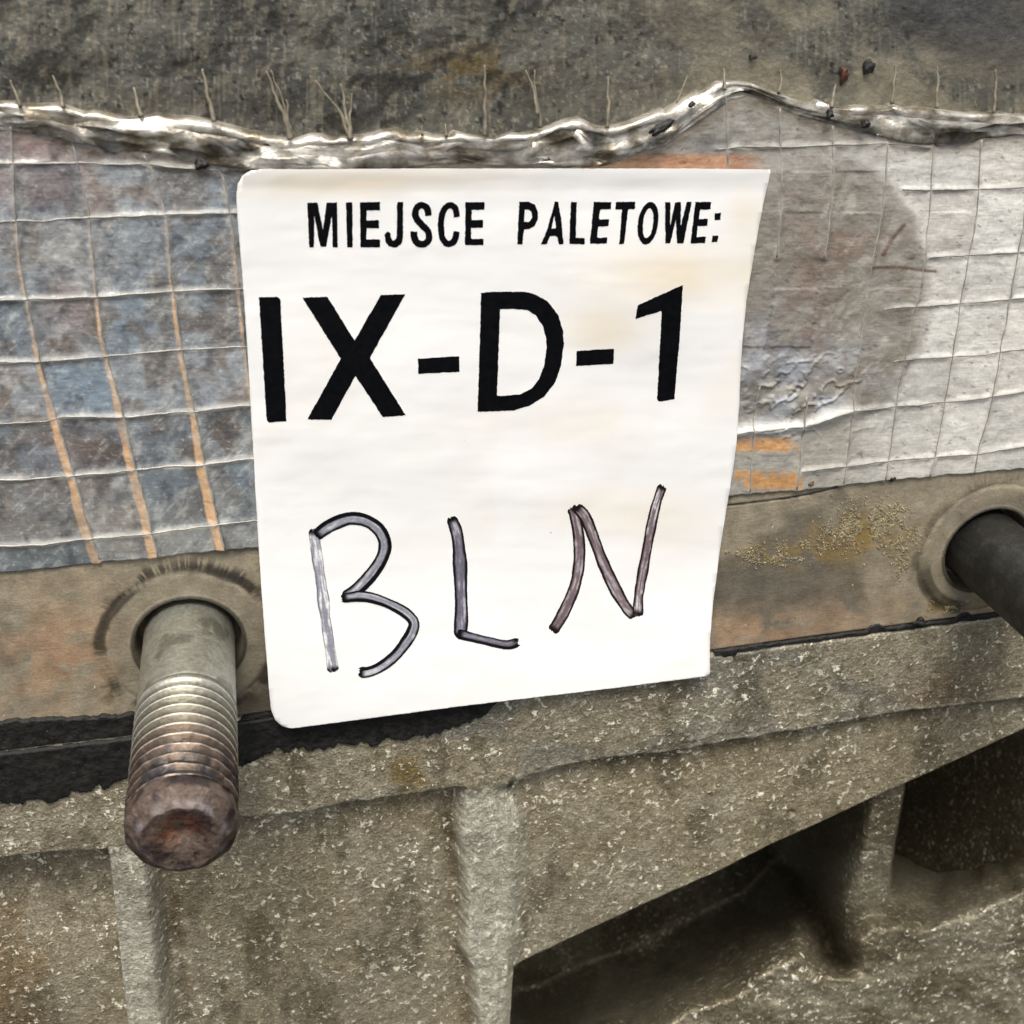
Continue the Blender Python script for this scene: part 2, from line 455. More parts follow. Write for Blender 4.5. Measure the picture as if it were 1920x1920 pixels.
# colours: tan and grey patches, dark scuffed rings round the studs
c = np.broadcast_to(lin(158, 148, 127), P.shape).copy()
n1 = fbm(Uu/170, Vv/110, 4, 11); n2 = fbm(Uu/40, Vv/30, 5, 12)
c = mixc(c, lin(122, 115, 100), ss(0.45, 0.6, n1))
tan = np.clip(gauss(Uu, Vv, 120, 1230, 120, 110)+gauss(Uu, Vv, 1420, 1190, 150, 45)+0.5*gauss(Uu, Vv, 1600, 1150, 90, 40), 0, 1)
c = mixc(c, lin(176, 145, 116), 0.85*tan*ss(0.3, 0.55, n2))
c = mixc(c, lin(112, 106, 94), 0.8*gauss(Uu, Vv, 1430, 1090, 120, 40))
c = mixc(c, lin(150, 126, 72), 0.9*np.clip(gauss(Uu, Vv, 1610, 1000, 90, 40)+gauss(Uu, Vv, 1470, 1045, 100, 20)+gauss(Uu, Vv, 1780, 1135, 70, 14), 0, 1)*ss(0.42, 0.55, n2))
c = mixc(c, lin(84, 70, 38), 0.8*gauss(Uu, Vv, 215, 1300, 34, 22)*ss(0.4, 0.5, n2))
c = mixc(c, lin(70, 62, 48), 0.75*gauss(Uu, Vv, 470, 1310, 46, 40)*ss(0.35, 0.5, n2))
for r_, cc, sd_ in ((rL, STUD_L, 21), (rR, STUD_R, 22)):
    ang = np.arctan2(P[..., 2]-cc[2], P[..., 0]-cc[0])
    k_ = 1.0 if sd_ == 21 else 0.45
    c = mixc(c, lin(138, 131, 113), 0.6*k_*ss(1.9, 1.6, r_+0.3*(n2-0.5)))
    st = 0.15*vn(ang*58+r_*6, r_*1.2, sd_)+0.85*vn(ang*5+2, r_*2, sd_+1)-0.25
    wob = r_+0.30*(fbm(ang*2.0+5, r_*0.5, 3, sd_+2)-0.5)
    band = ss(1.68, 1.80, wob)*ss(2.06, 1.90, wob)
    sides = 0.30+0.70*ss(0.0, 0.6, np.abs(np.cos(ang-0.15)))
    c = mixc(c, lin(50, 46, 38), np.clip(k_*band*sides*ss(0.08, 0.5, st+0.25*n2)*1.1, 0, 0.85))
    strokes = ss(1.75, 1.95, r_)*ss(2.35, 1.95, r_)*ss(0.3, 0.55, vn(ang*62, r_*1.3, sd_+5))*ss(-0.1, 0.8, np.sin(ang+0.3))
    c = mixc(c, lin(52, 48, 42), np.clip(k_*strokes*ss(0.35, 0.6, n2)*0.9, 0, 0.8))
    c = mixc(c, lin(40, 38, 34), 0.8*ss(1.27, 1.22, r_)*ss(1.12, 1.17, r_))
# the dark crescent below the right stud and a hairline crack under the film
aR = np.arctan2(P[..., 2]-STUD_R[2], P[..., 0]-STUD_R[0])
cres = ss(1.48, 1.58, rR)*ss(1.98, 1.86, rR)*ss(0.0, 0.35, np.sin(-aR))*ss(0.35, 0.6, -np.cos(aR)+0.35)
c = mixc(c, lin(58, 53, 42), 0.75*cres)
dc, _ = dist_poly(Uu, Vv, [(1340, 950), (1400, 944), (1480, 934), (1540, 922), (1570, 914)])
c = mixc(c, lin(28, 25, 21), 0.9*ss(2.6, 0.8, dc+1.5*(vn(Uu/9, Vv/9, 8)-0.5)))
P[..., 1] += 0.2*ss(3, 0.5, dc)
nr = P.shape[0]
wall = P[-1:].copy(); wall[..., 1] = 9.0
Pf = np.concatenate([P, wall]); cf = np.concatenate([c, c[-1:]])
mesh_obj('flange', Pf, gridF(nr+1, NU), FLANGE, housing, cf)

# cast body below the seam: rim bar, web panels, ribs
rows_n = 300
vtop = SEAM(us)+3.5
# the web sits 2 mm behind the wall plane: undo the shift towards the vanishing point
d2u, d2v = shift(*np.array(DIAG).T, 3.0, 0.0)
du0 = d2u[0]
def bottom0(u):
    q = np.interp(u, d2u, d2v)
    return np.where(u < du0-12, 2080.0, np.where(u < du0+2, 2080+(d2v[0]-2080)*(u-du0+12)/14, q))
vb = bottom0(us)
T = np.linspace(0, 1, rows_n)[:, None]**1.0
Vv = vtop[None]*(1-T)+vb[None]*T; Uu = np.broadcast_to(us, Vv.shape)
P = at(Uu, Vv, 0.0)
E = BAR_EDGE(Uu)+7*(fbm(Uu/30, Vv/300, 3, 31)-0.5)
wm = ss(E-8, E+16, Vv)
L2 = np.interp(Vv, [1440, 1488, 1575, 1640, 1704, 1785, 1834, 2010], [875, 863, 858, 866, 872, 868, 885, 900])+10*(fbm(Uu/200, Vv/18, 3, 32)-0.5)
R2 = np.interp(Vv, [1440, 1472, 1543, 1640, 1704, 1753, 1817, 2010], [940, 950, 979, 979, 969, 972, 962, 950])
rib2 = ss(L2-10, L2+12, Uu)*ss(R2+26, R2-22, Uu)
L1 = np.interp(Vv, [1560, 1600, 1700, 1834, 2010], [196, 203, 214, 228, 250])
rib1 = ss(L1-1, L1+3, Uu)*ss(L1+96, L1+60, Uu)
pocket = ss(L1+1, L1-3, Uu)*ss(E+2, E+14, Vv)
right = ss(930, 990, Uu)
web_d = 4.2-1.6*right+0.9*np.exp(-np.clip(Vv-E, 0, None)/38)+0.7*gauss(Uu, Vv, L1+112, 1750, 16, 600)
web_d = web_d+0.9*np.exp(-((Uu-(L2-16))/22)**2)
d = -0.7+wm*(web_d+0.7)
d = d-wm*(np.maximum(rib2*(web_d+0.25), rib1*(web_d+0.5)))
d = d+0.55*wm*np.exp(-((Uu-938-4*np.sin(Vv/40))/6)**2)*rib2
d = d*(1-pocket)+pocket*(11.0-4.5*ss(1650, 1900, Vv+0.3*(Uu-100))+1.0*np.exp(-np.clip(Vv-E, 0, None)/30))
rgh = 0.55+0.9*rib2+0.5*ss(E-40, E-6, Vv)*ss(E+12, E, Vv)
d = d+rgh*(0.34*(fbm(Uu/16, Vv/13, 4, 41, 0.6)-0.5)+0.5*(fbm(Uu/90, Vv/70, 3, 42)-0.5)+0.18*(fbm(Uu/5, Vv/4.5, 2, 46)-0.5))
d = d+1.8*ss(12, 0, vb[None]-Vv)**2*(Uu > 940)
d = d+0.5*ss(9, 0, Vv-vtop[None])**2
# the small blow hole in the web
d = d+1.6*ss(8, 3, np.hypot((Uu-1492)/1.2, Vv-1538))
P[..., 1] += d
c = np.broadcast_to(lin(157, 148, 127), P.shape).copy()
n1 = fbm(Uu/150, Vv/120, 4, 43); n2 = fbm(Uu/45, Vv/35, 5, 44)
c = mixc(c, lin(160, 148, 121), 0.6*wm*ss(0.4, 0.62, n1))
c = mixc(c, lin(142, 138, 126), (1-wm)*ss(0.42, 0.6, n1))
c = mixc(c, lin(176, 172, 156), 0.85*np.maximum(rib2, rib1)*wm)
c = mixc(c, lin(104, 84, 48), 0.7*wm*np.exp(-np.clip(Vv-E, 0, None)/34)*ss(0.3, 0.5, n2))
c = mixc(c, lin(128, 108, 56), 0.8*gauss(Uu, Vv, 760, 1445, 90, 40)*ss(0.42, 0.6, n2))
c = mixc(c, lin(122, 102, 74), 0.7*pocket*ss(0.35, 0.6, n1))
c = mixc(c, lin(120, 98, 76), 0.6*gauss(Uu, Vv, 1760, 1290, 90, 50))
c = mixc(c, lin(96, 88, 70), 0.55*ss(0.56, 0.70, fbm(Uu/70+3, Vv/120, 5, 47, 0.6)))
c = mixc(c, lin(176, 168, 148), 0.5*ss(0.56, 0.72, fbm(Uu/85+8, Vv/70, 5, 48, 0.6)))
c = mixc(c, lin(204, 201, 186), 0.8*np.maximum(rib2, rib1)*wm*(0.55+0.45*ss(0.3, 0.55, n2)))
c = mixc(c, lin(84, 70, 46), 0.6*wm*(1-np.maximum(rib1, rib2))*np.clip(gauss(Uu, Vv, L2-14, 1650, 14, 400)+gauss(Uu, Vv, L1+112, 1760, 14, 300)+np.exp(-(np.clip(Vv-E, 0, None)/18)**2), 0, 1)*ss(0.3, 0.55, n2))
c = mixc(c, lin(182, 178, 162), 0.75*(1-wm)*ss(16, 4, E-Vv)*ss(0.4, 0.6, fbm(Uu/26, Vv/20, 3, 49)))
c = mixc(c, lin(176, 170, 152), 0.7*ss(16, 3, Vv-vtop[None])*ss(1300, 1400, Uu)*ss(0.35, 0.55, fbm(Uu/60, Vv/20, 3, 50)))
nr = P.shape[0]
top0 = P[:1].copy(); top0[..., 1] = 9.0
bot0 = P[-1:].copy(); bot0[..., 1] = 230.0
Pf = np.concatenate([top0, P, bot0]); cf = np.concatenate([c[:1], c, c[-1:]])
F = gridF(nr+2, NU)
reg = np.zeros((nr+2, NU), int)                   # 0 rim bar, 1 web, 2 rib, 3 second rib, 4 pocket
core = np.zeros(P.shape[:2], int)
core[wm > 0.5] = 1
core[(rib2 > 0.5) & (wm > 0.5)] = 2
core[(rib1 > 0.5) & (wm > 0.5)] = 3
core[(pocket > 0.3)] = 4
reg[1:-1] = core; reg[0] = core[0]; reg[-1] = core[-1]
fr = reg.ravel()[F[:, 0]]
Vf = Pf.reshape(-1, 3); Cf = cf.reshape(-1, 3)
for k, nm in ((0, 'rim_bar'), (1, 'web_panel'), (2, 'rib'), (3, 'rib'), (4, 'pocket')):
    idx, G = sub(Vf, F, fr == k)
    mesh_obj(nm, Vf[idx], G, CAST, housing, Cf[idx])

# the deep cavity under the slanting lower edge, with its own rib
cu = np.linspace(700, 2560, 760); cv = np.linspace(1060, 2060, 450)
Uu, Vv = np.meshgrid(cu, cv)
e_ = Vv-np.interp(Uu, [-200, 950]+[p[0] for p in DIAG], [1900, 1860]+[p[1] for p in DIAG])
e_ = e_+70*(fbm(Uu/150, Vv/150, 3, 51)-0.5)
base_d = 150-145*ss(30+70*ss(1600, 1760, Uu), 255+35*ss(1600, 1760, Uu), e_)
ridge = np.interp(Vv, [1400, 1478, 1575, 1672, 1737, 1834, 2100], [1697, 1691, 1675, 1662, 1653, 1640, 1600])+5*(fbm(Uu/300, Vv/60, 2, 52)-0.5)
front = 8+6*ss(1480, 1800, Vv)
s_ = Uu-ridge
fade = ss(1900, 1700, Vv)
rl = (1-ss(45, 235, -s_))*ss(7, 2, s_)
d = base_d*(1-rl*fade)+np.minimum(front, base_d)*rl*fade
# hollow left of the rib's foot
d = d+30*np.exp(-((Uu-np.interp(Vv, [1550, 1834, 2000], [1470, 1575, 1620]))/34)**2)*ss(1560, 1640, Vv)*ss(1840, 1780, Vv)
d = d+1.6*(fbm(Uu/26, Vv/22, 4, 53, 0.6)-0.5)+2.6*(fbm(Uu/110, Vv/90, 3, 54)-0.5)
P = at(Uu, Vv, d)
c = np.broadcast_to(lin(146, 139, 120), P.shape).copy()
n1 = fbm(Uu/130, Vv/110, 4, 55)
c = mixc(c, lin(118, 110, 90), ss(0.42, 0.6, n1))
F = gridF(*Uu.shape); rm = ((rl*fade) > 0.33).ravel()[F[:, 0]]
Vf = P.reshape(-1, 3); Cf = c.reshape(-1, 3)
for keep, nm in ((~rm, 'cavity_wall'), (rm, 'rib')):
    idx, G = sub(Vf, F, keep); mesh_obj(nm, Vf[idx], G, CAST, housing, Cf[idx])

# added wall right of the cavity, blocks light leaking in from that side
x0 = at(2330, 1300, 0.0)[0]; z0 = at(2330, 1150, 0.0)[2]
yy, zz = np.meshgrid(np.linspace(6, 232, 60), np.linspace(z0, z0-330, 80))
side = np.stack([x0+2.0*(fbm(yy/14, zz/14, 4, 57)-0.5)-0.04*yy, yy, zz], -1)
mesh_obj('light_block_wall', side, gridF(*yy.shape), CAST, housing, np.broadcast_to(lin(108, 101, 83), side.shape))

# dirty face above the film
gu = np.linspace(-350, 2480, 900); gv = np.linspace(-220, 330, 190)
Uu, Vv = np.meshgrid(gu, gv)
P = at(Uu, Vv, 2.2)
P[..., 1] += 0.9*(fbm(Uu/90, Vv/80, 2, 61)-0.5)+0.16*(fbm(Uu/11, Vv/11, 3, 62)-0.5)
c = np.broadcast_to(lin(94, 92, 84), P.shape).copy()
n1 = fbm(Uu/120, Vv/90, 4, 63); n2 = fbm(Uu/34, Vv/30, 5, 64)
c = mixc(c, lin(72, 71, 66), ss(0.42, 0.66, n1))
c = mixc(c, lin(26, 25, 22), 0.8*ss(0.70, 0.76, fbm(Uu/13, Vv/15, 3, 67)))
c = mixc(c, lin(150, 146, 130), 0.6*ss(0.73, 0.80, fbm(Uu/6, Vv/9, 2, 68)))
c = mixc(c, lin(130, 124, 108), 0.5*ss(0.62, 0.74, fbm(Uu/5, Vv/90, 3, 69)))
c = mixc(c, lin(124, 118, 102), ss(1000, 1500, Uu)*ss(0.35, 0.55, n1))
c = mixc(c, lin(104, 84, 40), 0.7*gauss(Uu, Vv, 880, 130, 110, 50)*ss(0.4, 0.55, n2))
c = mixc(c, lin(40, 38, 32), 0.75*ss(0.60, 0.70, fbm(Uu/60+Vv/90, Vv/38, 5, 65))*ss(1500, 900, Uu))
c = mixc(c, lin(140, 132, 112), 0.35*ss(0.56, 0.72, fbm(Uu/14+Vv/40, Vv/26, 5, 66, 0.65)))
c = mixc(c, lin(64, 64, 66), 0.8*ss(1660, 1800, Uu-0.9*(Vv-100))*ss(190, 60, Vv))
mesh_obj('upper_face', P, gridF(*Uu.shape), GRIME, housing, c)

# ------------------------------------------------------------------ black sealant squeezed out of the seam
seal = thing('sealant', at(300, 1400, 0), 'black ragged sealant smeared along the seam left of and under the label', 'sealant')
su = np.linspace(-330, 935, 660)
lo_top = crv([(-120, 1352), (85, 1343), (190, 1338), (250, 1334), (440, 1352), (475, 1338), (510, 1334), (700, 1318), (935, 1280)])
lo_bot = crv([(-120, 1512), (85, 1500), (140, 1490), (240, 1462), (330, 1450), (450, 1432), (520, 1405), (640, 1396), (760, 1386), (850, 1370), (890, 1340), (935, 1312)])
def band(nm, top_f, bot_f, y0, rag_t, rag_b, sd_, pu, n=34, slot=0):
    tj = (fbm(pu/16, pu*0+3, 4, sd_)-0.5)*rag_t
    bj = (fbm(pu/20, pu*0+9, 5, sd_+3, 0.62)-0.5)*rag_b
    a = top_f(pu)+tj; b = np.maximum(bot_f(pu)+bj, a+2)
    t = np.linspace(0, 1, n)[:, None]
    V = a[None]*(1-t)+b[None]*t; U = np.broadcast_to(pu, V.shape)+2.5*(fbm(V/9, pu[None]/9+V*0, 3, sd_+7)-0.5)
    P = at(U, V, 0.0)
    prof = {0: np.minimum(ss(0, 0.08, t), ss(1, 0.93, t)), 1: ss(0, 0.08, t), 2: ss(1, 0.93, t)}[slot]+0*U
    P[..., 1] += -y0*prof+0.5*(1-prof)-0.45*(fbm(U/24, V/16, 4, sd_+8)-0.5)*prof
    if slot: P[-1 if slot == 1 else 0, :, 1] = 7.0
    mesh_obj(nm, P, gridF(n, len(pu)), SEAL, seal)
band('sealant_strip', lo_top, lambda x: SEAM(x)+1.2, 0.9, 10, 1.5, 71, su, 34, 1)
band('sealant_smear', lambda x: SEAM(x)+3.2, lo_bot, 1.35, 1.5, 30, 75, su, 34, 2)
bu = np.linspace(1338, 2450, 520)
band('sealant_bead', lambda x: SEAM(x)-2.0-9*ss(0.60, 0.75, vn(x/42, x*0+1.3, 79)), lambda x: SEAM(x)+4.5+10*ss(0.62, 0.75, vn(x/38, x*0+4.7, 80)), 0.75, 4, 5, 81, bu, 14)

# ------------------------------------------------------------------ studs
def make_stud(c0, label, dark, seed, more=0.0):
    r0 = R_STUD
    st = thing('stud', c0, label, 'stud', 'studs standing out of the flange')
    n = 144
    th = np.linspace(0, 2*np.pi, n, endpoint=False)
    def rev(nm, s, r, mat, col, closed=False):
        # s: distances along the axis (towards -Y); r: (len(s), n) radii
        V = np.stack([c0[0]+r*np.cos(th)[None], np.broadcast_to((-s)[:, None], r.shape) if s.ndim == 1 else -s, c0[2]+r*np.sin(th)[None]], -1)
        m = len(r)
        i = np.arange(m-1)[:, None]*n+np.arange(n)[None]; j = np.arange(m-1)[:, None]*n+(np.arange(n)[None]+1) % n
        F = np.stack([i, j, j+n, i+n], -1).reshape(-1, 4)
        mesh_obj(nm, V, F, mat, st, col)
    steel = lin(152, 152, 140); brown = lin(92, 74, 62); gold = lin(124, 112, 78)
    if dark: steel = lin(50, 50, 47)
    # plain shank
    s = np.linspace(-7.5, 24.1+more, 100); S, TH = np.meshgrid(s, th, indexing='ij')
    r = r0*0.985+0.05*(fbm(TH*6, S/2, 3, seed)-0.5)-0.25*ss(23.2, 24.1, S-more)
    c = np.broadcast_to(steel, S.shape+(3,)).copy()
    c = mixc(c, lin(140, 138, 124) if not dark else lin(84, 84, 80), (0.7 if not dark else 0.25)*ss(0.5, 0.65, fbm(TH*5, S/1.5, 4, seed+1)))
    c = mixc(c, lin(84, 82, 70) if not dark else lin(42, 42, 39), 0.6*ss(0.55, 0.7, fbm(TH*2, S/6, 4, seed+2)))
    rev('shank', s, r, STEEL, c)
    # thread: one helical groove, worn towards the end
    pitch = 2.72
    s = np.linspace(24.0, 52.6, 380); S, TH = np.meshgrid(s, th, indexing='ij')
    ph = ((S+(TH/(2*np.pi))*pitch)/pitch) % 1.0
    tri = 1-np.abs(2*ph-1)
    prof = np.clip((tri-0.22)/0.74, 0, 1)
    dep = 1.2*ss(24.0, 27, S)*(1-0.4*ss(42, 52, S))
    worn = ss(36, 48, S)
    r = r0-dep*(1-prof)+worn*0.55*(fbm(TH*5, S/1.3, 4, seed+3, 0.6)-0.5)
    c = np.broadcast_to(steel, S.shape+(3,)).copy()
    c = mixc(c, lin(96, 88, 70), 0.7*ss(25, 31, S))
    c = mixc(c, brown, np.clip(ss(33, 42, S+5*(fbm(TH*3, S/5, 3, seed+4)-0.5)), 0, 0.9))
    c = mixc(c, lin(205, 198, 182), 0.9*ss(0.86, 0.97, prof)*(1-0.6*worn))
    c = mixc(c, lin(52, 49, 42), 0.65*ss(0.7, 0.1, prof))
    c = mixc(c, lin(40, 40, 46), 0.75*worn*ss(0.52, 0.66, fbm(TH*4, S/2.2, 4, seed+5)))
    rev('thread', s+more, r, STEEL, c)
    # battered rusty end with a chamfer and a dimpled face
    ts = np.linspace(0, 1, 110)
    prof_s = np.interp(ts, [0, 0.28, 0.50, 0.56, 0.80, 1.0], [52.4, 55.2, 57.2, 57.6, 57.5, 56.8])
    prof_r = np.interp(ts, [0, 0.28, 0.50, 0.56, 0.80, 1.0], [9.0, 9.0, 6.9, 6.4, 3.0, 0.02])
    S = np.broadcast_to(prof_s[:, None], (110, n)).copy(); TH = np.broadcast_to(th[None], S.shape)
    X = np.cos(TH)*prof_r[:, None]; Z = np.sin(TH)*prof_r[:, None]
    lump = fbm(X/2.6+9, Z/2.6+S/3, 4, seed+6, 0.6)-0.5
    poly = 0.12*np.cos(TH*11+1.0)*ss(52, 56, S)*(prof_r[:, None] > 6)
    r = prof_r[:, None]*(1+0.05*lump)+poly
    S = S+0.5*lump*ss(0.3, 0.6, ts)[:, None]-0.8*np.exp(-((X+0.4)/2.6)**2-((Z-1.4)/2.2)**2)*ss(0.5, 0.7, ts)[:, None]
    c = np.broadcast_to(lin(98, 84, 74), S.shape+(3,)).copy()
    n1 = fbm(X/2.0+3, Z/2.0+S/2, 5, seed+7)
    c = mixc(c, lin(58, 48, 46), ss(0.45, 0.6, n1))
    c = mixc(c, lin(140, 132, 130), 0.6*np.exp(-((ts[:, None]-0.5)/0.07)**2)*ss(0.35, 0.55, n1))
    face = ss(0.54, 0.66, ts)[:, None]
    c = mixc(c, lin(138, 84, 50), 0.85*face*np.exp(-((X+0.6)/3.0)**2-((Z-1.6)/2.4)**2)*ss(0.3, 0.55, n1))
    rev('tip', S+more, r, RUST, c)
    return st
make_stud(STUD_L, 'long threaded stud with a rusty battered end, left of the label', False, 100)
make_stud(STUD_R, 'dark grey smooth stud leaving the picture right of the label', True, 140, 16.0)

# ------------------------------------------------------------------ the reinforced film
film = thing('reinforced_film', at(900, 700, 0), 'wrinkled clear film with a thread grid and crumpled top edge, stuck behind the label', 'film')
LV = [[(22, 235), (28, 380), (40, 500), (62, 610), (86, 715), (107, 784), (138, 886), (187, 1046)],
      [(128, 240), (141, 283), (167, 403), (183, 558), (193, 629), (209, 694), (233, 783), (254, 876), (274, 944), (296, 1041)],
      [(270, 290), (290, 329), (312, 403), (325, 545), (338, 629), (343, 666), (367, 776), (384, 870), (403, 951), (421, 1026)],
      [(405, 305), (419, 332), (432, 403), (445, 516), (461, 661), (480, 800), (500, 1010)],
      [(-115, 240), (-105, 400), (-92, 560), (-78, 690), (-60, 850), (-35, 1070)]]
LH = [[(-320, 310), (86, 304), (270, 306), (420, 320)],
      [(-320, 418), (86, 412), (167, 406), (306, 400), (470, 396)],
      [(-320, 566), (86, 558), (187, 553), (329, 543), (480, 538)],
      [(-320, 684), (86, 674), (203, 666), (348, 653), (490, 647)],
      [(-320, 802), (86, 789), (119, 779), (241, 778), (371, 768), (500, 752)],
      [(-320, 908), (86, 894), (209, 883), (280, 876), (380, 868), (510, 852)],
      [(-320, 1032), (86, 1017), (177, 1006), (287, 997), (409, 980), (520, 969)]]
RV = [[(1356, 176), (1359, 187), (1362, 306), (1364, 400)],
      [(1459, 203), (1461, 364), (1452, 480)],
      [(1559, 235), (1556, 355), (1540, 480)],
      [(1661, 264), (1656, 338), (1640, 430), (1624, 520), (1608, 640), (1596, 725), (1594, 789), (1578, 903)],
      [(1746, 235), (1738, 403), (1722, 520), (1700, 620), (1685, 700), (1669, 821), (1655, 897)],
      [(1836, 262), (1828, 400), (1804, 532), (1785, 650), (1769, 757), (1750, 854), (1740, 890)],
      [(1925, 270), (1915, 420), (1890, 560), (1868, 680), (1850, 780), (1834, 834), (1824, 884)],
      [(1420, 720), (1410, 786), (1404, 920)],
      [(1508, 740), (1504, 783), (1492, 916)]]
RH = [[(1340, 278), (1375, 274), (1459, 274), (1559, 271), (1656, 267), (1740, 276)],
      [(1688, 354), (1830, 353), (2440, 334)], [(1737, 480), (1834, 476), (2440, 434)], [(1650, 577), (1672, 574), (1834, 566), (2440, 505)],
      [(1670, 674), (1698, 671), (1830, 664), (2440, 584)],
      [(1370, 811), (1385, 808), (1504, 795), (1560, 775), (1598, 766), (1769, 753), (1834, 745), (2440, 645)],
      [(1500, 881), (1672, 860), (1834, 849), (2440, 734)]]
fu = np.linspace(-330, 2450, 1000)
ftop = np.interp(fu, *np.array(FOLD_BOT).T)-14; fbot = FILM_BOTTOM(fu)+5*(fbm(fu/14, fu*0, 4, 90)-0.5)
T = np.linspace(0, 1, 330)[:, None]
Vv = ftop[None]*(1-T)+fbot[None]*T; Uu = np.broadcast_to(fu, Vv.shape)
lift = 0.55+0.45*(fbm(Uu/130, Vv/110, 3, 91)-0.5)+0.34*(fbm(Uu/30, Vv/26, 4, 92)-0.5)
def zone(lst): return np.minimum.reduce([dist_poly(Uu, Vv, p)[0] for p in lst])
dv, dh, dvR, dhR = zone(LV), zone(LH), zone(RV), zone(RH)
dall = np.minimum.reduce([dv, dh, dvR, dhR])
tl = hash2(np.floor(Uu/400)*0+sum(((dist_poly(Uu, Vv, p)[1] > 0)*1.0) for p in LV+RV), sum(((Vv > np.interp(Uu, *np.array(p).T))*1.0) for p in LH)+0*Uu, 107)
lift = lift+0.22*np.clip(dall/45, 0, 1)**0.7*(tl-0.4)
brk0 = ss(0.3, 0.62, fbm(Uu/80, Vv/60, 3, 105))
lift = lift+0.34*(0.3+0.7*brk0)*np.exp(-(dall/6)**2)                                    # the film tents over the threads
for i, p in enumerate(LV):
    q, sgn = dist_poly(Uu, Vv, p)
    lift = lift+0.25*np.exp(-((q-9)/7)**2)*(sgn < 0)
e2 = np.hypot((Uu-1530)/206, (Vv-540)/250)
e2 = e2+0.10*(fbm(Uu/70, Vv/70, 3, 106)-0.5)
disc = ss(1.10, 0.86, e2)
lift = lift+0.55*disc+0.15*np.exp(-((e2-1.0)/0.04)**2)*ss(1540, 1640, Uu)
wr = np.abs(fbm(Uu/38+Vv/90, Vv/46, 4, 93)-0.5)
lift = lift+1.5*np.exp(-(wr/0.03)**2)*0.35*gauss(Uu, Vv, 1500, 735, 130, 75)
lift = lift+0.8*(fbm(Uu/55, Vv/42, 3, 94)-0.5)*gauss(Uu, Vv, 1500, 720, 150, 100)
dd, _ = dist_poly(Uu, Vv, RH[5][:5]); lift = lift+0.7*np.exp(-(dd/11)**2)*ss(1640, 1560, Uu)
P = at(Uu, Vv, 0.0); P[..., 1] -= lift
n1 = fbm(Uu/150, Vv/120, 4, 95); n2 = fbm(Uu/32, Vv/26, 5, 96); n3 = fbm(Uu/60, Vv/50, 4, 97)
left = ss(900, 500, Uu)
c = np.broadcast_to(lin(158, 155, 146), P.shape).copy()
c = mixc(c, lin(136, 144, 150), left)
c = mixc(c, lin(116, 112, 108), left*ss(0.45, 0.65, n3))
c = mixc(c, lin(146, 124, 118), left*0.8*np.clip(ss(210, 110, Uu)*ss(470, 330, Vv)+0.6*gauss(Uu, Vv, 130, 560, 60, 80)+0.5*gauss(Uu, Vv, 120, 830, 70, 60), 0, 1))
c = mixc(c, lin(138, 136, 130), left*0.75*ss(860, 980, Vv+60*(n3-0.5)))
c = mixc(c, lin(158, 152, 140), left*0.6*gauss(Uu, Vv, 130, 470, 70, 60))
rightm = 1-left
c = mixc(c, lin(204, 203, 196), rightm*ss(1540, 1720, Uu)*(1-disc))
c = mixc(c, lin(130, 123, 112), rightm*disc*(0.35+0.5*ss(0.30, 0.6, n1)))
c = mixc(c, lin(128, 110, 98), rightm*0.75*np.clip(gauss(Uu, Vv, 1530, 540, 60, 160)+0.6*gauss(Uu, Vv, 1620, 420, 60, 80), 0, 1)*ss(0.3, 0.55, n2))
c = mixc(c, lin(176, 172, 160), rightm*0.5*disc*ss(0.54, 0.7, fbm(Uu/34+Vv/90, Vv/60, 5, 109, 0.6)))
c = mixc(c, lin(96, 102, 112), rightm*0.75*gauss(Uu, Vv, 1450, 690, 70, 90)*ss(0.35, 0.6, n2))
c = mixc(c, lin(206, 212, 220), rightm*0.6*np.clip(gauss(Uu, Vv, 1490, 730, 110, 75)+0.7*gauss(Uu, Vv, 1440, 640, 50, 70)+0.4*gauss(Uu, Vv, 1590, 690, 60, 60), 0, 1)*ss(0.34, 0.74, fbm(Uu/46+Vv/120, Vv/40, 5, 115)))  # blue-white glare on the wrinkles painted into the film's colour
c = mixc(c, lin(112, 112, 112), rightm*0.6*gauss(Uu, Vv, 1310, 270, 70, 30))
c = mixc(c, lin(176, 126, 88), 0.8*ss(1450, 1380, Uu)*ss(280, 296, Vv)*ss(330, 316, Vv)*(Uu > 1100))
idv = sum(((dist_poly(Uu, Vv, p)[1] > 0)*1.0) for p in LV+RV); idh = sum(((Vv > np.interp(Uu, *np.array(p).T))*1.0) for p in (LH if True else RH))
idr = sum(((Vv > np.interp(Uu, *np.array(p).T))*1.0) for p in RH)
idh = np.where(Uu < 900, idh, idr+20)
tone = hash2(idv, idh, 99); warm = hash2(idv, idh, 101)
amt = np.where(Uu < 900, 1.0, 0.45*(1-disc))
c = c*(1+amt*(tone-0.55)*0.55)[..., None]
c = mixc(c, c*np.array([1.08, 1.0, 0.95]), amt*warm); c = mixc(c, c*np.array([0.86, 0.97, 1.06]), left*(1-warm))
edgec = np.exp(-(dall/16)**2); c = mixc(c, lin(150, 152, 150), 0.30*edgec*left)
c = mixc(c, lin(190, 190, 184), left*0.5*ss(0.50, 0.85, fbm(Uu/20+Vv/60, Vv/30, 5, 103, 0.62)))  # pale smears painted in place of the film's gloss
c = mixc(c, lin(205, 205, 200), 0.35*ss(0.72, 0.80, fbm((Uu+Vv)/4, (Uu-Vv)/70, 3, 113))*(0.35+0.65*left))
c = mixc(c, lin(214, 214, 208), 0.3*left*ss(0.74, 0.80, fbm(Uu/7, Vv/6, 3, 114)))
c = mixc(c, lin(60, 65, 72), left*0.5*ss(0.50, 0.75, fbm(Uu/26+7, Vv/30, 5, 104, 0.62)))
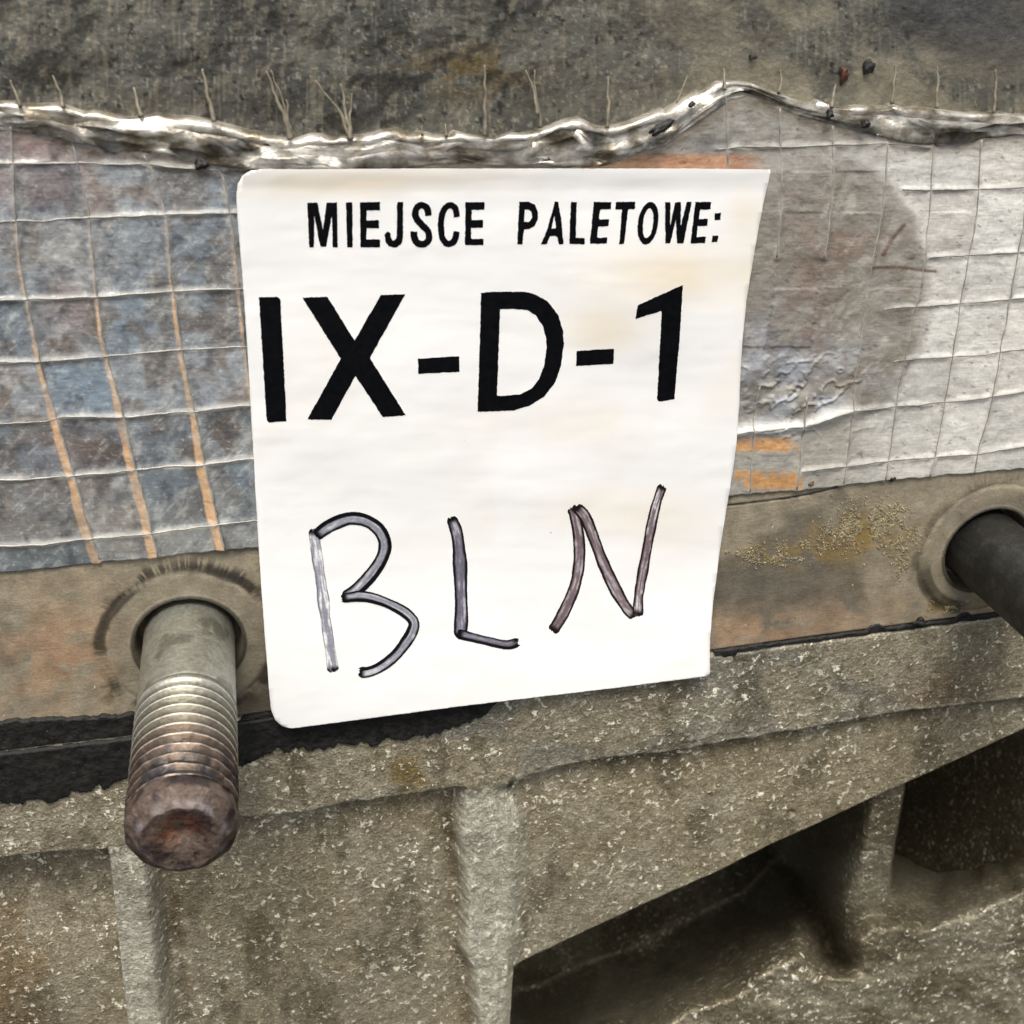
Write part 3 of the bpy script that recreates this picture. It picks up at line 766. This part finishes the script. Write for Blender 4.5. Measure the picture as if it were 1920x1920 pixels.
op = np.clip(ss(1372, 1380, Uu)*ss(1506, 1498, Uu)*(ss(812, 822, Vv)*ss(850, 838, Vv)+ss(876, 886, Vv)*ss(925, 905, Vv)), 0, 1)
c = mixc(c, lin(206, 152, 92), 0.85*op*ss(0.3, 0.5, n2))
c = mixc(c, lin(140, 108, 84), 0.2*ss(0.6, 0.75, n2)*rightm*disc)
for i, p in enumerate(LV):                                              # amber adhesive along the upright threads
    q, sgn = dist_poly(Uu, Vv, p)
    if i == 3: wid, amt = 5.0, 0.7
    else: wid, amt = (5+12*ss(540, 980, Vv))*(0.7+0.6*fbm(Vv/60+i*3, Vv*0, 3, 108)), 1.0
    m = ss(wid+2, wid-1.5, q+3*(n2-0.5))*(sgn < 0)*amt*ss(330, 620, Vv)
    c = mixc(c, lin(228, 186, 142), 0.85*m*np.clip(0.55+1.2*(n3-0.35), 0.15, 1))
    c = mixc(c, lin(58, 54, 50), 0.7*np.exp(-((q-1.5)/1.6)**2)*(sgn > 0)*ss(480, 640, Vv)*ss(0.3, 0.5, n3))
brk = ss(0.35, 0.6, fbm(Uu/70, Vv/60, 3, 105))
c = mixc(c, lin(176, 170, 158), 0.45*brk*np.exp(-(np.minimum(dv, dvR)/4)**2))
c = mixc(c, lin(216, 212, 200), 0.7*(0.12+0.88*brk)*np.exp(-(np.minimum(dh, dhR)/4.5)**2))
c = mixc(c, lin(226, 224, 216), 0.8*np.exp(-((dd-3)/12)**2)*ss(1640, 1560, Uu))
# brown smears on the right part
for pts, w in (([(1650, 474), (1672, 440), (1690, 420)], 6), ([(1630, 499), (1680, 498), (1752, 508)], 4)):
    q, _ = dist_poly(Uu, Vv, pts); c = mixc(c, lin(92, 64, 48), 0.8*ss(w, w*0.3, q+3*(n2-0.5)))
c = mixc(c, lin(80, 70, 60), 0.5*ss(0.76, 0.82, fbm(Uu/14, Vv/7, 3, 98))*rightm)
c = mixc(c, lin(110, 92, 66), 0.6*ss(40, 0, Vv-ftop[None]-14))
rim = P[-1:].copy(); rim[..., 1] += lift[-1:]+0.05
mesh_obj('sheet', np.concatenate([P, rim]), gridF(331, 1000), FILM, film, np.concatenate([c, c[-1:]]))
ctree_u, ctree_v = fu, None
def film_y(u, v):
    """front of the film at given pixels (nearest sample)"""
    j = np.clip(np.round((np.asarray(u)-fu[0])/(fu[1]-fu[0])).astype(int), 0, 999)
    t = np.clip((np.asarray(v)-ftop[j])/(fbot[j]-ftop[j]), 0, 1)
    i = np.clip(np.round(t*329).astype(int), 0, 329)
    return P[i, j, 1]
Pfilm = P
def resample(pts, step):
    p = np.array(pts, float); L = np.concatenate([[0], np.cumsum(np.hypot(*np.diff(p, axis=0).T))])
    q = np.linspace(0, L[-1], max(2, int(L[-1]/step)+1))
    return np.stack([np.interp(q, L, p[:, 0]), np.interp(q, L, p[:, 1])], -1)
for lst, rad in ((LV, 0.16), (RV, 0.17), (LH, 0.16), (RH, 0.16)):
    for p in lst:
        q = resample(p, 7)
        q[:, 0] += 2.0*(fbm(q[:, 1]/40+p[0][0], q[:, 0]/40, 3, 110)-0.5)*2
        q[:, 1] += 2.0*(fbm(q[:, 0]/40+p[0][1], q[:, 1]/40, 3, 111)-0.5)*2
        Pp = at(q[:, 0], q[:, 1], 0.0); Pp[:, 1] = film_y(q[:, 0], q[:, 1])+0.02
        V, F = tube(Pp, rad*(0.55+0.9*fbm(q[:, 0]/30, q[:, 1]/30, 2, 112)), 6, 0.7)
        poly_obj('scrim_thread', V, F, THREAD, film)

# crumpled, rolled top edge
gu = np.linspace(-330, 2450, 1600); nt = 64
ta = np.interp(gu, *np.array(FOLD_TOP).T)+2.5*(fbm(gu/9, gu*0, 3, 120)-0.5)
tb = np.interp(gu, *np.array(FOLD_BOT).T)+4+2*(fbm(gu/12, gu*0+4, 3, 121)-0.5)
t = np.linspace(0, 1, nt)[:, None]
Vv = ta[None]*(1-t)+tb[None]*t; Uu = np.broadcast_to(gu, Vv.shape)
body = np.sin(np.pi*np.clip(t, 0, 1))**0.55
def ridged(x, y, sd_): return 1-2*np.abs(fbm(x, y, 2, sd_, 0.4)-0.5)
f1 = ridged(Uu/170-t*0.7, t*1.3+Uu/300, 122)
f2 = ridged(Uu/75+t*1.1, t*2.0+Uu/150, 123)
f3 = ridged(Uu/26-t*1.5, t*4, 124)
wid_ = (tb-ta)[None]/60
c1 = 0.34+0.5*(fbm(gu/70, gu*0+2, 2, 125)-0.5)[None]; c2 = 0.72+0.4*(fbm(gu/55, gu*0+7, 2, 126)-0.5)[None]
a1 = 2.6*fbm(gu/95, gu*0+4, 2, 127)[None]; a2 = 2.4*fbm(gu/80, gu*0+5, 2, 128)[None]
tent = a1*np.clip(1-np.abs(t-c1)/0.30, 0, 1)+a2*np.clip(1-np.abs(t-c2)/0.24, 0, 1)
h = body*wid_**0.5*(0.7+tent+1.1*f1+0.7*f2+0.10*f3)+0.15
h = h+0.6*np.exp(-((t-0.06)/0.05)**2)+0.5*np.exp(-((t-0.95)/0.05)**2)*(0.3+f1)
FoldP, FoldV, FoldU = at(Uu, Vv, -h), Vv, gu
# creases: meandering ridge and valley lines along the fold, joined by flat facets
nt_, nu_ = 9, 120
uk = np.linspace(-330, 2450, nu_)[None]+rng.normal(0, 7.5, (nt_, nu_)); uk[:, 0] = -330; uk[:, -1] = 2450; uk = np.sort(uk, axis=1)
tk = np.linspace(0, 1, nt_)[:, None]+np.stack([0.20*(fbm(uk[k]/75, uk[k]*0+k*5, 3, 170+k)-0.5)*2 if 0 < k < nt_-1 else 0*uk[k] for k in range(nt_)])
tk[1:-1] += rng.normal(0, 0.03, (nt_-2, nu_)); tk = np.sort(np.clip(tk, 0, 1), axis=0)
lvl = np.array([0.1, 1.5, 0.5, 1.9, 0.7, 1.7, 0.5, 1.3, 0.1])[:, None]
sw = np.stack([fbm(uk[k]/110, uk[k]*0+k*3, 2, 180+k) for k in range(nt_)])
wk = (np.interp(uk, gu, tb)-np.interp(uk, gu, ta))/60
hk = lvl*(0.35+1.1*sw+0.35*rng.random((nt_, nu_)))*np.clip(wk, 0.4, 1.4)+0.5*np.sin(np.pi*tk)+0.1
vk = np.interp(uk, gu, ta)*(1-tk)+np.interp(uk, gu, tb)*tk
vk[0] += rng.normal(0, 3.0, nu_)-1.5; vk[-1] += rng.normal(0, 1.8, nu_)
P = at(uk, vk, -0.72*hk)
lo = P[-1:].copy(); lo[..., 1] = 0.2; hi = P[:1].copy(); hi[..., 1] = 3.0
q4 = gridF(nt_+2, nu_); dg_ = rng.random(len(q4)) < 0.5
t3 = np.concatenate([np.where(dg_[:, None], q4[:, [0, 1, 2]], q4[:, [0, 1, 3]]), np.where(dg_[:, None], q4[:, [0, 2, 3]], q4[:, [1, 2, 3]])])
mesh_obj('folded_edge', np.concatenate([hi, P, lo]), t3, FOLD, film, smooth=False)

# frayed thread ends standing above the fold
FR = [([(100, 141), (108, 165), (121, 202)], .35), ([(251, 164), (256, 190), (264, 219)], .42), ([(380, 129), (388, 170), (400, 228)], .42),
      ([(498, 133), (512, 165), (530, 210), (545, 262)], .45), ([(508, 131), (520, 162), (534, 205), (546, 262)], .25), ([(538, 186), (540, 215), (547, 260)], .3),
      ([(590, 150), (618, 185), (642, 215), (656, 260)], .35), ([(640, 157), (648, 205), (658, 262)], .45), ([(661, 175), (655, 215), (659, 260)], .3),
      ([(908, 122), (910, 180), (908, 255)], .4), ([(985, 131), (1000, 170), (1008, 215)], .35), ([(1002, 131), (1005, 175), (1013, 240)], .3), ([(1140, 145), (1141, 190), (1138, 240)], .4),
      ([(836, 232), (838, 255)], .3), ([(1288, 141), (1278, 168), (1268, 193)], .16), ([(1357, 128), (1359, 150), (1359, 168)], .35),
      ([(1463, 129), (1464, 155), (1461, 175)], .4), ([(1566, 158), (1562, 180), (1561, 202)], .4), ([(1679, 122), (1677, 160), (1674, 195)], .4), ([(1759, 125), (1757, 165), (1755, 203)], .4),
      ([(792, 235), (790, 252)], .2), ([(20, 150), (30, 180), (38, 200)], .35), ([(1868, 130), (1866, 170), (1862, 212)], .4)]
for p, r_ in FR:
    q = resample(p, 5)
    q[:, 0] += 7*(fbm(q[:, 1]/22+p[0][0], q[:, 0]/40, 3, 130)-0.5)
    k = np.linspace(0, 1, len(q))
    Pp = at(q[:, 0], q[:, 1], 0.7-2.3*k)
    V, F = tube(Pp, r_*(0.45+0.55*k)*(0.8+0.4*fbm(k*9, k*0+p[0][0], 2, 131)), 6)
    poly_obj('frayed_thread', V, F, STRAW, film)

# ------------------------------------------------------------------ the label
lab = thing('label', at(900, 700, -1.2), 'white pallet place label with black print and handwritten letters, stuck on the film', 'label')
def lab_h(u, v):
    u = np.asarray(u, float); v = np.asarray(v, float)
    h = 1.75+0.35*(fbm(u/330, v/260, 2, 150)-0.5)*2
    h = h+0.30*gauss(u, v, 1180, 560, 150, 90)-0.25*gauss(u, v, 1200, 720, 130, 110)-0.2*gauss(u, v, 1040, 620, 60, 120)
    h = h+0.09*(fbm(u/120, v/30, 3, 151)-0.5)+0.16*(fbm(u/90+v/200, v/75, 3, 152)-0.5)
    h = h+3.2*ss(1000, 1380, v)**1.2+0.7*ss(1250, 1440, u)*ss(500, 1250, v)
    h = h+0.35*ss(360, 316, v)
    return h
def lab_at(u, v, off=0.0): return at(u, v, -lab_h(u, v)-off)
OUT = [(446, 345), (443, 368), (447, 430), (455, 520), (463, 640), (470, 760), (478, 900), (484, 1010), (490, 1100), (497, 1200), (506, 1310), (508, 1330), (515, 1349), (527, 1361), (545, 1366),
       (700, 1346), (850, 1326), (1000, 1308), (1160, 1289), (1331, 1267), (1331, 1200), (1337, 1130), (1350, 1030), (1363, 950), (1373, 890), (1381, 830), (1386, 760), (1389, 690), (1392, 640),
       (1400, 560), (1410, 500), (1422, 430), (1434, 370), (1446, 318), (1300, 316), (1100, 316), (800, 316), (600, 317), (492, 317), (470, 320), (455, 329)]
def flat_mesh(loops, step, fine):
    """triangulated 2-D outline (pixels) cut on a grid so that it can follow a curved sheet"""
    bm = bmesh.new()
    vs_ = [[Vector((x, y, 0)) for x, y in lp] for lp in loops]
    tri = tessellate_polygon(vs_)
    flat = [v for lp in vs_ for v in lp]
    bv = [bm.verts.new(v) for v in flat]
    for a in tri:
        try: bm.faces.new([bv[i] for i in a])
        except ValueError: pass
    xs = [v.x for v in flat]; ys = [v.y for v in flat]
    for ax, lo_, hi_ in ((0, min(xs), max(xs)), (1, min(ys), max(ys))):
        x = math.ceil(lo_/step)*step+0.37
        while x < hi_:
            no = (1, 0, 0) if ax == 0 else (0, 1, 0); co = (x, 0, 0) if ax == 0 else (0, x, 0)
            bmesh.ops.bisect_plane(bm, geom=bm.verts[:]+bm.edges[:]+bm.faces[:], plane_co=co, plane_no=no, dist=1e-5)
            x += step
    bmesh.ops.triangulate(bm, faces=bm.faces[:])
    bm.verts.index_update()
    V = np.array([v.co[:2] for v in bm.verts]); F = [[v.index for v in f.verts] for f in bm.faces]
    bm.free()
    return V, F
def orient(V3, F):
    F = np.array(F); n = np.cross(V3[F[:, 1]]-V3[F[:, 0]], V3[F[:, 2]]-V3[F[:, 0]])
    flip = n[:, 1] > 0
    F[flip] = F[flip][:, ::-1]
    return F
def smooth_outline(pts, step, jit, seed):
    q = resample(list(pts)+[pts[0]], step)[:-1]
    a = np.arange(len(q))
    n = np.roll(q, -1, 0)-np.roll(q, 1, 0); n = np.stack([n[:, 1], -n[:, 0]], -1); n /= np.linalg.norm(n, axis=1)[:, None]+1e-9
    j = (hash2(a, a*0+seed, seed)-0.5)*jit+(vn(a/4, a*0.0+seed, seed)-0.5)*jit*0.5
    q = q+n*j[:, None]
    return q
V2, F2 = flat_mesh([smooth_outline(OUT, 9, 0.5, 1)], 12, 0)
V3 = lab_at(V2[:, 0], V2[:, 1]); F2 = orient(V3, F2)
n0 = len(V3); back = lab_at(V2[:, 0], V2[:, 1], -0.16)
# rim from boundary edges
ed = {}
for f in F2:
    for a, b in ((f[0], f[1]), (f[1], f[2]), (f[2], f[0])):
        ed[(a, b)] = 1
rimF = [(b, a, a+n0, b+n0) for (a, b) in ed if (b, a) not in ed]
u_, v_ = V2[:, 0], V2[:, 1]
warm_refl = np.clip(0.9*gauss(u_, v_, 1290, 515, 170, 52)+0.8*gauss(u_, v_, 1130, 615, 75, 42)+0.7*gauss(u_, v_, 590, 345, 150, 28)+0.6*gauss(u_, v_, 820, 335, 160, 22)
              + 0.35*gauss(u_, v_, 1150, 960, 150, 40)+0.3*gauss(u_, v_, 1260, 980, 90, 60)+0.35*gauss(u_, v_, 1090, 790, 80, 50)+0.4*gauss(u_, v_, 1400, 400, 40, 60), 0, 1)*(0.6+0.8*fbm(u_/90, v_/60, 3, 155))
lc = 1-np.clip(warm_refl, 0, 1)[:, None]*np.array([0.10, 0.20, 0.36])[None]  # beige patches: warm reflections painted into the sheet's colour
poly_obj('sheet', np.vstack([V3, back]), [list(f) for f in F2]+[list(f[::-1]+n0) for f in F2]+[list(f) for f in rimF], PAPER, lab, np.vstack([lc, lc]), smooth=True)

KA = 500/1920
def A_(pts): return [(430+x*KA, 300+y*KA) for x, y in pts]
def B_(pts): return [(900+x*KA, 300+y*KA) for x, y in pts]
def catmull(pts, n=8, closed=False):
    p = np.array(pts, float)
    if closed: p = np.vstack([p[-1], p, p[0], p[1]])
    else: p = np.vstack([2*p[0]-p[1], p, 2*p[-1]-p[-2]])
    o = []
    for i in range(1, len(p)-2):
        for k in range(n):
            t = k/n
            o.append(0.5*((2*p[i])+(-p[i-1]+p[i+1])*t+(2*p[i-1]-5*p[i]+4*p[i+1]-p[i+2])*t*t+(-p[i-1]+3*p[i]-3*p[i+1]+p[i+2])*t**3))
    if not closed: o.append(p[-2])
    return np.array(o)
def stroke(pts, hw):
    q = catmull(pts, 5); T = np.gradient(q, axis=0); T /= np.linalg.norm(T, axis=1)[:, None]
    N = np.stack([T[:, 1], -T[:, 0]], -1)
    return [tuple(x) for x in np.vstack([q+N*hw, (q-N*hw)[::-1]])]
def ell(cx, cy, rx, ry, sh, n=30): return [(cx+rx*math.cos(2*math.pi*k/n)-sh*math.sin(2*math.pi*k/n), cy+ry*math.sin(2*math.pi*k/n)) for k in range(n)]
GL = [A_([(560, 308), (634, 306), (674, 500), (700, 308), (776, 304), (780, 630), (745, 630), (738, 395), (698, 626), (655, 624), (612, 400), (610, 628), (575, 628)]),
      A_([(840, 304), (886, 304), (888, 630), (848, 630)]),
      A_([(940, 304), (1085, 302), (1085, 362), (988, 362), (988, 435), (1078, 432), (1078, 490), (988, 490), (988, 572), (1085, 570), (1085, 628), (945, 630)]),
      A_([(1208, 303), (1251, 301), (1251, 560), (1240, 602), (1215, 624), (1185, 632), (1150, 621), (1125, 590), (1117, 532), (1140, 513), (1160, 525), (1163, 560), (1180, 582), (1197, 570), (1206, 545)]),
      A_(stroke([(1434, 402), (1424, 348), (1390, 326), (1352, 342), (1338, 388), (1352, 430), (1395, 475), (1430, 515), (1438, 560), (1420, 594), (1385, 606), (1347, 590), (1331, 550), (1330, 515)], 24)),
      A_(stroke([(1638, 412), (1628, 352), (1590, 325), (1550, 352), (1527, 415), (1524, 480), (1532, 555), (1560, 598), (1590, 604), (1622, 577), (1637, 515)], 23)),
      A_([(1700, 302), (1840, 302), (1838, 358), (1745, 360), (1745, 432), (1828, 430), (1825, 488), (1742, 488), (1740, 568), (1832, 565), (1830, 613), (1697, 613)]),
      (B_([(283, 300), (350, 300), (395, 320), (418, 375), (416, 430), (392, 478), (350, 498), (316, 501), (305, 608), (268, 606)]), B_([(322, 358), (345, 357), (370, 372), (376, 405), (366, 432), (345, 445), (318, 445)])),
      (B_([(540, 300), (563, 300), (586, 430), (602, 606), (568, 608), (556, 556), (540, 545), (506, 548), (480, 606), (440, 606), (480, 510), (522, 360)]), B_([(535, 400), (548, 490), (515, 495)])),
      B_([(655, 302), (698, 302), (690, 560), (755, 562), (752, 606), (642, 604)]),
      B_([(820, 302), (946, 302), (942, 355), (864, 358), (858, 428), (930, 425), (925, 478), (852, 478), (845, 560), (918, 558), (915, 603), (790, 603)]),
      B_([(978, 302), (1120, 300), (1115, 352), (1067, 355), (1038, 603), (1003, 606), (1022, 357), (975, 355)]),
      (B_(ell(1210, 455, 74, 155, 18)), B_(ell(1211, 455, 37, 108, 12))),
      B_([(1333, 304), (1372, 302), (1370, 480), (1405, 304), (1448, 302), (1446, 470), (1488, 302), (1525, 299), (1465, 599), (1420, 601), (1410, 430), (1370, 601), (1335, 601)]),
      B_([(1550, 302), (1665, 301), (1660, 355), (1585, 357), (1577, 425), (1642, 422), (1636, 475), (1568, 475), (1560, 555), (1628, 550), (1620, 598), (1517, 601)]),
      B_([(1690, 385), (1736, 381), (1730, 432), (1688, 435)]), B_([(1674, 546), (1718, 543), (1710, 590), (1668, 591)])]
BIG = [A_([(213, 988), (345, 985), (368, 1002), (412, 1882), (285, 1890), (268, 1872)]),
       A_([(525, 990), (705, 984), (902, 1300), (1090, 972), (1267, 967), (1012, 1425), (1270, 1838), (1105, 1851), (908, 1555), (735, 1869), (560, 1869), (802, 1430)]),
       A_([(1358, 1430), (1655, 1411), (1658, 1525), (1360, 1540)]),
       (B_([(8, 958), (60, 949), (320, 947), (400, 968), (490, 1018), (560, 1110), (596, 1220), (603, 1320), (585, 1480), (540, 1605), (460, 1706), (360, 1768), (240, 1805), (-17, 1814)]),
        B_([(145, 1075), (230, 1072), (340, 1080), (400, 1118), (450, 1190), (475, 1275), (480, 1350), (462, 1480), (424, 1580), (375, 1642), (290, 1688), (200, 1695), (122, 1698)])),
       B_([(695, 1375), (965, 1358), (962, 1468), (692, 1483)]),
       B_([(1461, 900), (1440, 1250), (1400, 1722), (1285, 1741), (1275, 1722), (1310, 1085), (1120, 1145), (1136, 1045), (1430, 912)])]
for gi, g in enumerate(GL+BIG):
    loops = [g] if isinstance(g, list) else list(g)
    big = gi >= len(GL)
    loops = [smooth_outline(l, 2.2 if not big else 3.0, 1.1 if not big else 1.0, 7+gi*3+k) for k, l in enumerate(loops)]
    V2, F2 = flat_mesh(loops, 14, 0)
    V3 = lab_at(V2[:, 0], V2[:, 1], 0.045); F2 = orient(V3, F2)
    nm = {15: 'colon_dot', 16: 'colon_dot', 19: 'dash', 21: 'dash'}.get(gi, 'numeral' if gi == 22 else 'letter')
    poly_obj(nm, V3, [list(f) for f in F2], INK, lab, smooth=True)

# handwriting: felt marker, dark at the stroke's edges and ends, thin and streaky in the middle
MK = [('letter', (150, 150, 160), (8, 8, 13), [([(588, 992), (594, 1040), (603, 1100), (611, 1165), (620, 1225), (625, 1259)], 21, 0.9, 0),
              ([(592, 1005), (607, 993), (626, 982), (657, 972), (688, 977), (712, 995), (722, 1021), (715, 1049), (694, 1080), (667, 1107), (645, 1121)], 22, 0.45, 1),
              ([(641, 1122), (678, 1118), (714, 1126), (751, 1143), (771, 1159), (776, 1174), (765, 1198), (741, 1229), (714, 1250), (690, 1260), (674, 1260)], 20, 0.35, 1)]),
      ('letter', (112, 108, 122), (10, 9, 13), [([(846, 970), (857, 1002), (862, 1049), (864, 1101), (865, 1153), (863, 1194)], 25, 0.35, 0),
              ([(858, 1188), (885, 1195), (910, 1201), (949, 1209), (972, 1204)], 17, 0.15, 1)]),
      ('letter', (122, 106, 110), (28, 14, 14), [([(1036, 1184), (1056, 1150), (1077, 1102), (1086, 1053), (1085, 1006), (1077, 964), (1072, 951)], 21, 0.3, 0),
              ([(1080, 950), (1098, 971), (1116, 1016), (1132, 1058), (1155, 1107), (1176, 1141), (1190, 1156)], 22, 0.25, 0),
              ([(1196, 1155), (1198, 1115), (1207, 1063), (1218, 1003), (1229, 951), (1242, 911)], 20, 0.5, 0)])]
for li, (nm, cmid, cedge, strokes) in enumerate(MK):
    Vs, Fs, Cs, off = [], [], [], 0
    for si, (pts, wd, white, sidewt) in enumerate(strokes):
        q = resample(catmull(pts, 8), 1.6); m = len(q)
        Tn = np.gradient(q, axis=0); Tn /= np.linalg.norm(Tn, axis=1)[:, None]
        N = np.stack([Tn[:, 1], -Tn[:, 0]], -1)
        s = np.arange(m)*1.6; k = s/s[-1]
        xx = np.linspace(-1, 1, 17)
        hw = wd/2*(1.0+0.22*(fbm(s/45, s*0+li, 3, 160+si)-0.5)*2)
        cap = lambda x: np.sqrt(np.clip(1-(np.clip(1-x/(wd*0.42), 0, 1))**2, 0.02, 1))
        hw = hw*cap(s+2)*cap(s[-1]-s+2)
        jag = 1.4*(hash2(np.arange(m), np.full(m, si), 161)-0.5)
        # forked dry ends
        ext = (fbm(xx*3+9, xx*0+si+li*5, 2, 163)-0.5)*7
        U = q[:, 0:1]+N[:, 0:1]*xx[None]*(hw[:, None]+0.4*jag[:, None]); V = q[:, 1:2]+N[:, 1:2]*xx[None]*(hw[:, None]+0.4*jag[:, None])
        U[-1] += Tn[-1, 0]*ext; V[-1] += Tn[-1, 1]*ext; U[0] -= Tn[0, 0]*ext*0.6; V[0] -= Tn[0, 1]*ext*0.6
        streak = fbm(xx[None]*4+si*7, s[:, None]/55, 3, 164+li)
        blot = fbm(xx[None]*2+3, s[:, None]/16, 4, 166+li+si)
        ax = np.abs(xx)[None]
        edgew = (0.62 if not (li == 0 and si == 0) else 0.93)+0.2*(blot-0.5)
        if sidewt: edgew = edgew-0.62*ss(-0.1, 0.8, xx[None]*(1 if si != 1 or li == 1 else -1)*(-1))
        e = ss(edgew-0.1, edgew+0.12, ax+0*blot)
        endd = np.maximum(ss(16, 5, s), ss(14, 4, s[-1]-s))[:, None]
        ink = np.clip(np.maximum(e, endd*ss(0.25, 0.5, blot+0.15)), 0, 1)
        mid = lin(*cmid)[None, None]*(0.55+0.9*streak)[..., None]
        wmk = np.clip(ss(0.48, 0.68, blot*0.5+streak*0.5)*white*1.5, 0, 1)
        mid = mid*(1-wmk[..., None])+lin(226, 224, 226)[None, None]*wmk[..., None]
        cc = mid*(1-ink[..., None])+lin(*cedge)[None, None]*ink[..., None]
        Vs.append(lab_at(U, V, 0.05+0.025*si).reshape(-1, 3)); Cs.append(cc.reshape(-1, 3))
        Fs.append(gridF(m, 17)+off); off += m*17
    V3 = np.vstack(Vs); F3 = np.vstack(Fs)
    nrm = np.cross(V3[F3[:, 1]]-V3[F3[:, 0]], V3[F3[:, 2]]-V3[F3[:, 0]]); fl = nrm[:, 1] > 0; F3[fl] = F3[fl][:, ::-1]
    mesh_obj(nm, V3, F3, MARKER, lab, np.vstack(Cs), label='hand written marker letter '+'BLN'[li])

# ------------------------------------------------------------------ dirt
def crumb(px, py, y, sx, sz, mat, label, seed, sy=0.6, rot=0.0):
    bm = bmesh.new(); bmesh.ops.create_icosphere(bm, subdivisions=3, radius=1)
    V = np.array([v.co[:] for v in bm.verts]); F = [[v.index for v in f.verts] for f in bm.faces]; bm.free()
    k = 0.15+1.7*fbm(V[:, 0]*1.6+seed*3.7, V[:, 2]*1.6+V[:, 1]*1.2+seed*1.3, 4, seed, 0.6)
    V = V*k[:, None]*np.array([sx, sy, sz])
    cr, sr = math.cos(rot), math.sin(rot)
    V = np.stack([V[:, 0]*cr-V[:, 2]*sr, V[:, 1], V[:, 0]*sr+V[:, 2]*cr], -1)+at(px, py, y)
    poly_obj('dirt_crumb', V, F, mat, label=label, cat='dirt', group='dirt crumbs stuck on the film and the casting')
def fold_y(u, v):
    j = int(np.argmin(np.abs(FoldU-u))); i = int(np.argmin(np.abs(FoldV[:, j]-v))); return float(FoldP[i, j, 1])
crumb(1628, 125, 1.9, 0.9, 1.3, BLACK, 'black oval dirt crumb on the grey face above the film, right of a rust spot', 201, 0.5)
crumb(1583, 140, 1.9, 0.9, 1.5, REDRUST, 'rust red crumb on the grey face above the film', 202, 0.4)
crumb(1412, 108, 1.9, 0.7, 0.5, BLACK, 'small black crumb on the grey face above the peak of the fold', 203, 0.4)
crumb(1238, 240, fold_y(1238, 240)-0.1, 2.1, 0.8, BLACK, 'black crumb cluster on the rising folded film edge, left of its peak', 204, 0.7, 0.5)
crumb(1298, 196, fold_y(1298, 196), 0.6, 0.5, BLACK, 'tiny black crumb high on the rising folded film edge', 205, 0.5, 0.5)
crumb(1623, 232, fold_y(1623, 232)-0.1, 0.9, 0.8, BLACK, 'black crumb on the folded film edge beside its lower right slope', 206, 0.6)
crumb(1557, 214, fold_y(1557, 214)-0.1, 0.7, 0.8, BLACK, 'black crumb on the folded film edge just right of the peak', 207, 0.6)
crumb(377, 308, -1.2, 1.1, 0.8, BLACK, 'dark drop hanging under the folded film edge, left of the label', 208, 0.6)
crumb(1674, 897, -0.5, 0.9, 0.8, BLACK, 'black crumb on the lower edge of the film near the right stud', 209, 0.5)
crumb(1521, 906, -0.5, 0.7, 0.5, crumb_mat('brown crumb', (0.06, 0.035, 0.02), (0.16, 0.1, 0.06)), 'brown crumb on the lower edge of the film right of the label', 210, 0.4)
crumb(1725, 1166, -1.2, 1.6, 0.9, SEAL, 'black grease lump in the seam below the right stud', 211, 0.7)

# yellow crust on the flange, left of the right stud: uncountable grains
gv_, gf_ = [], []
octv = np.array([(1, 0, 0), (-1, 0, 0), (0, 1, 0), (0, -1, 0), (0, 0, 1), (0, 0, -1)], float)
octf = [(0, 2, 4), (2, 1, 4), (1, 3, 4), (3, 0, 4), (2, 0, 5), (1, 2, 5), (3, 1, 5), (0, 3, 5)]
paths = [([(1370, 1042), (1430, 1046), (1490, 1035), (1550, 1014), (1610, 985), (1680, 950)], 18, 3600), ([(1580, 990), (1640, 985), (1690, 1010)], 36, 5200), ([(1690, 950), (1696, 1010), (1690, 1080)], 13, 1500), ([(1730, 1145), (1790, 1136), (1860, 1120)], 10, 1000)]
for pts, sg_, cnt in paths:
    q = resample(pts, 1.0)
    for _ in range(cnt):
        p = q[rng.integers(len(q))]+rng.normal(0, sg_*0.6, 2)
        if fbm(p[0]/14, p[1]/14, 3, 220) < 0.47: continue
        r_ = rng.uniform(0.06, 0.2)*(1.9 if rng.random() < 0.08 else 1)
        A = rng.normal(size=(3, 3)); Q, _r = np.linalg.qr(A)
        v = (octv*rng.uniform(0.6, 1.2, 3)*r_) @ Q.T+at(p[0], p[1], -0.1)
        o_ = len(gv_)*6; gv_.append(v); gf_ += [tuple(i+o_ for i in f) for f in octf]
poly_obj('crust', np.vstack(gv_), gf_, CRUST, smooth=False, kind='stuff', label='yellow brown crumbly crust on the flange left of the right stud', cat='crust')
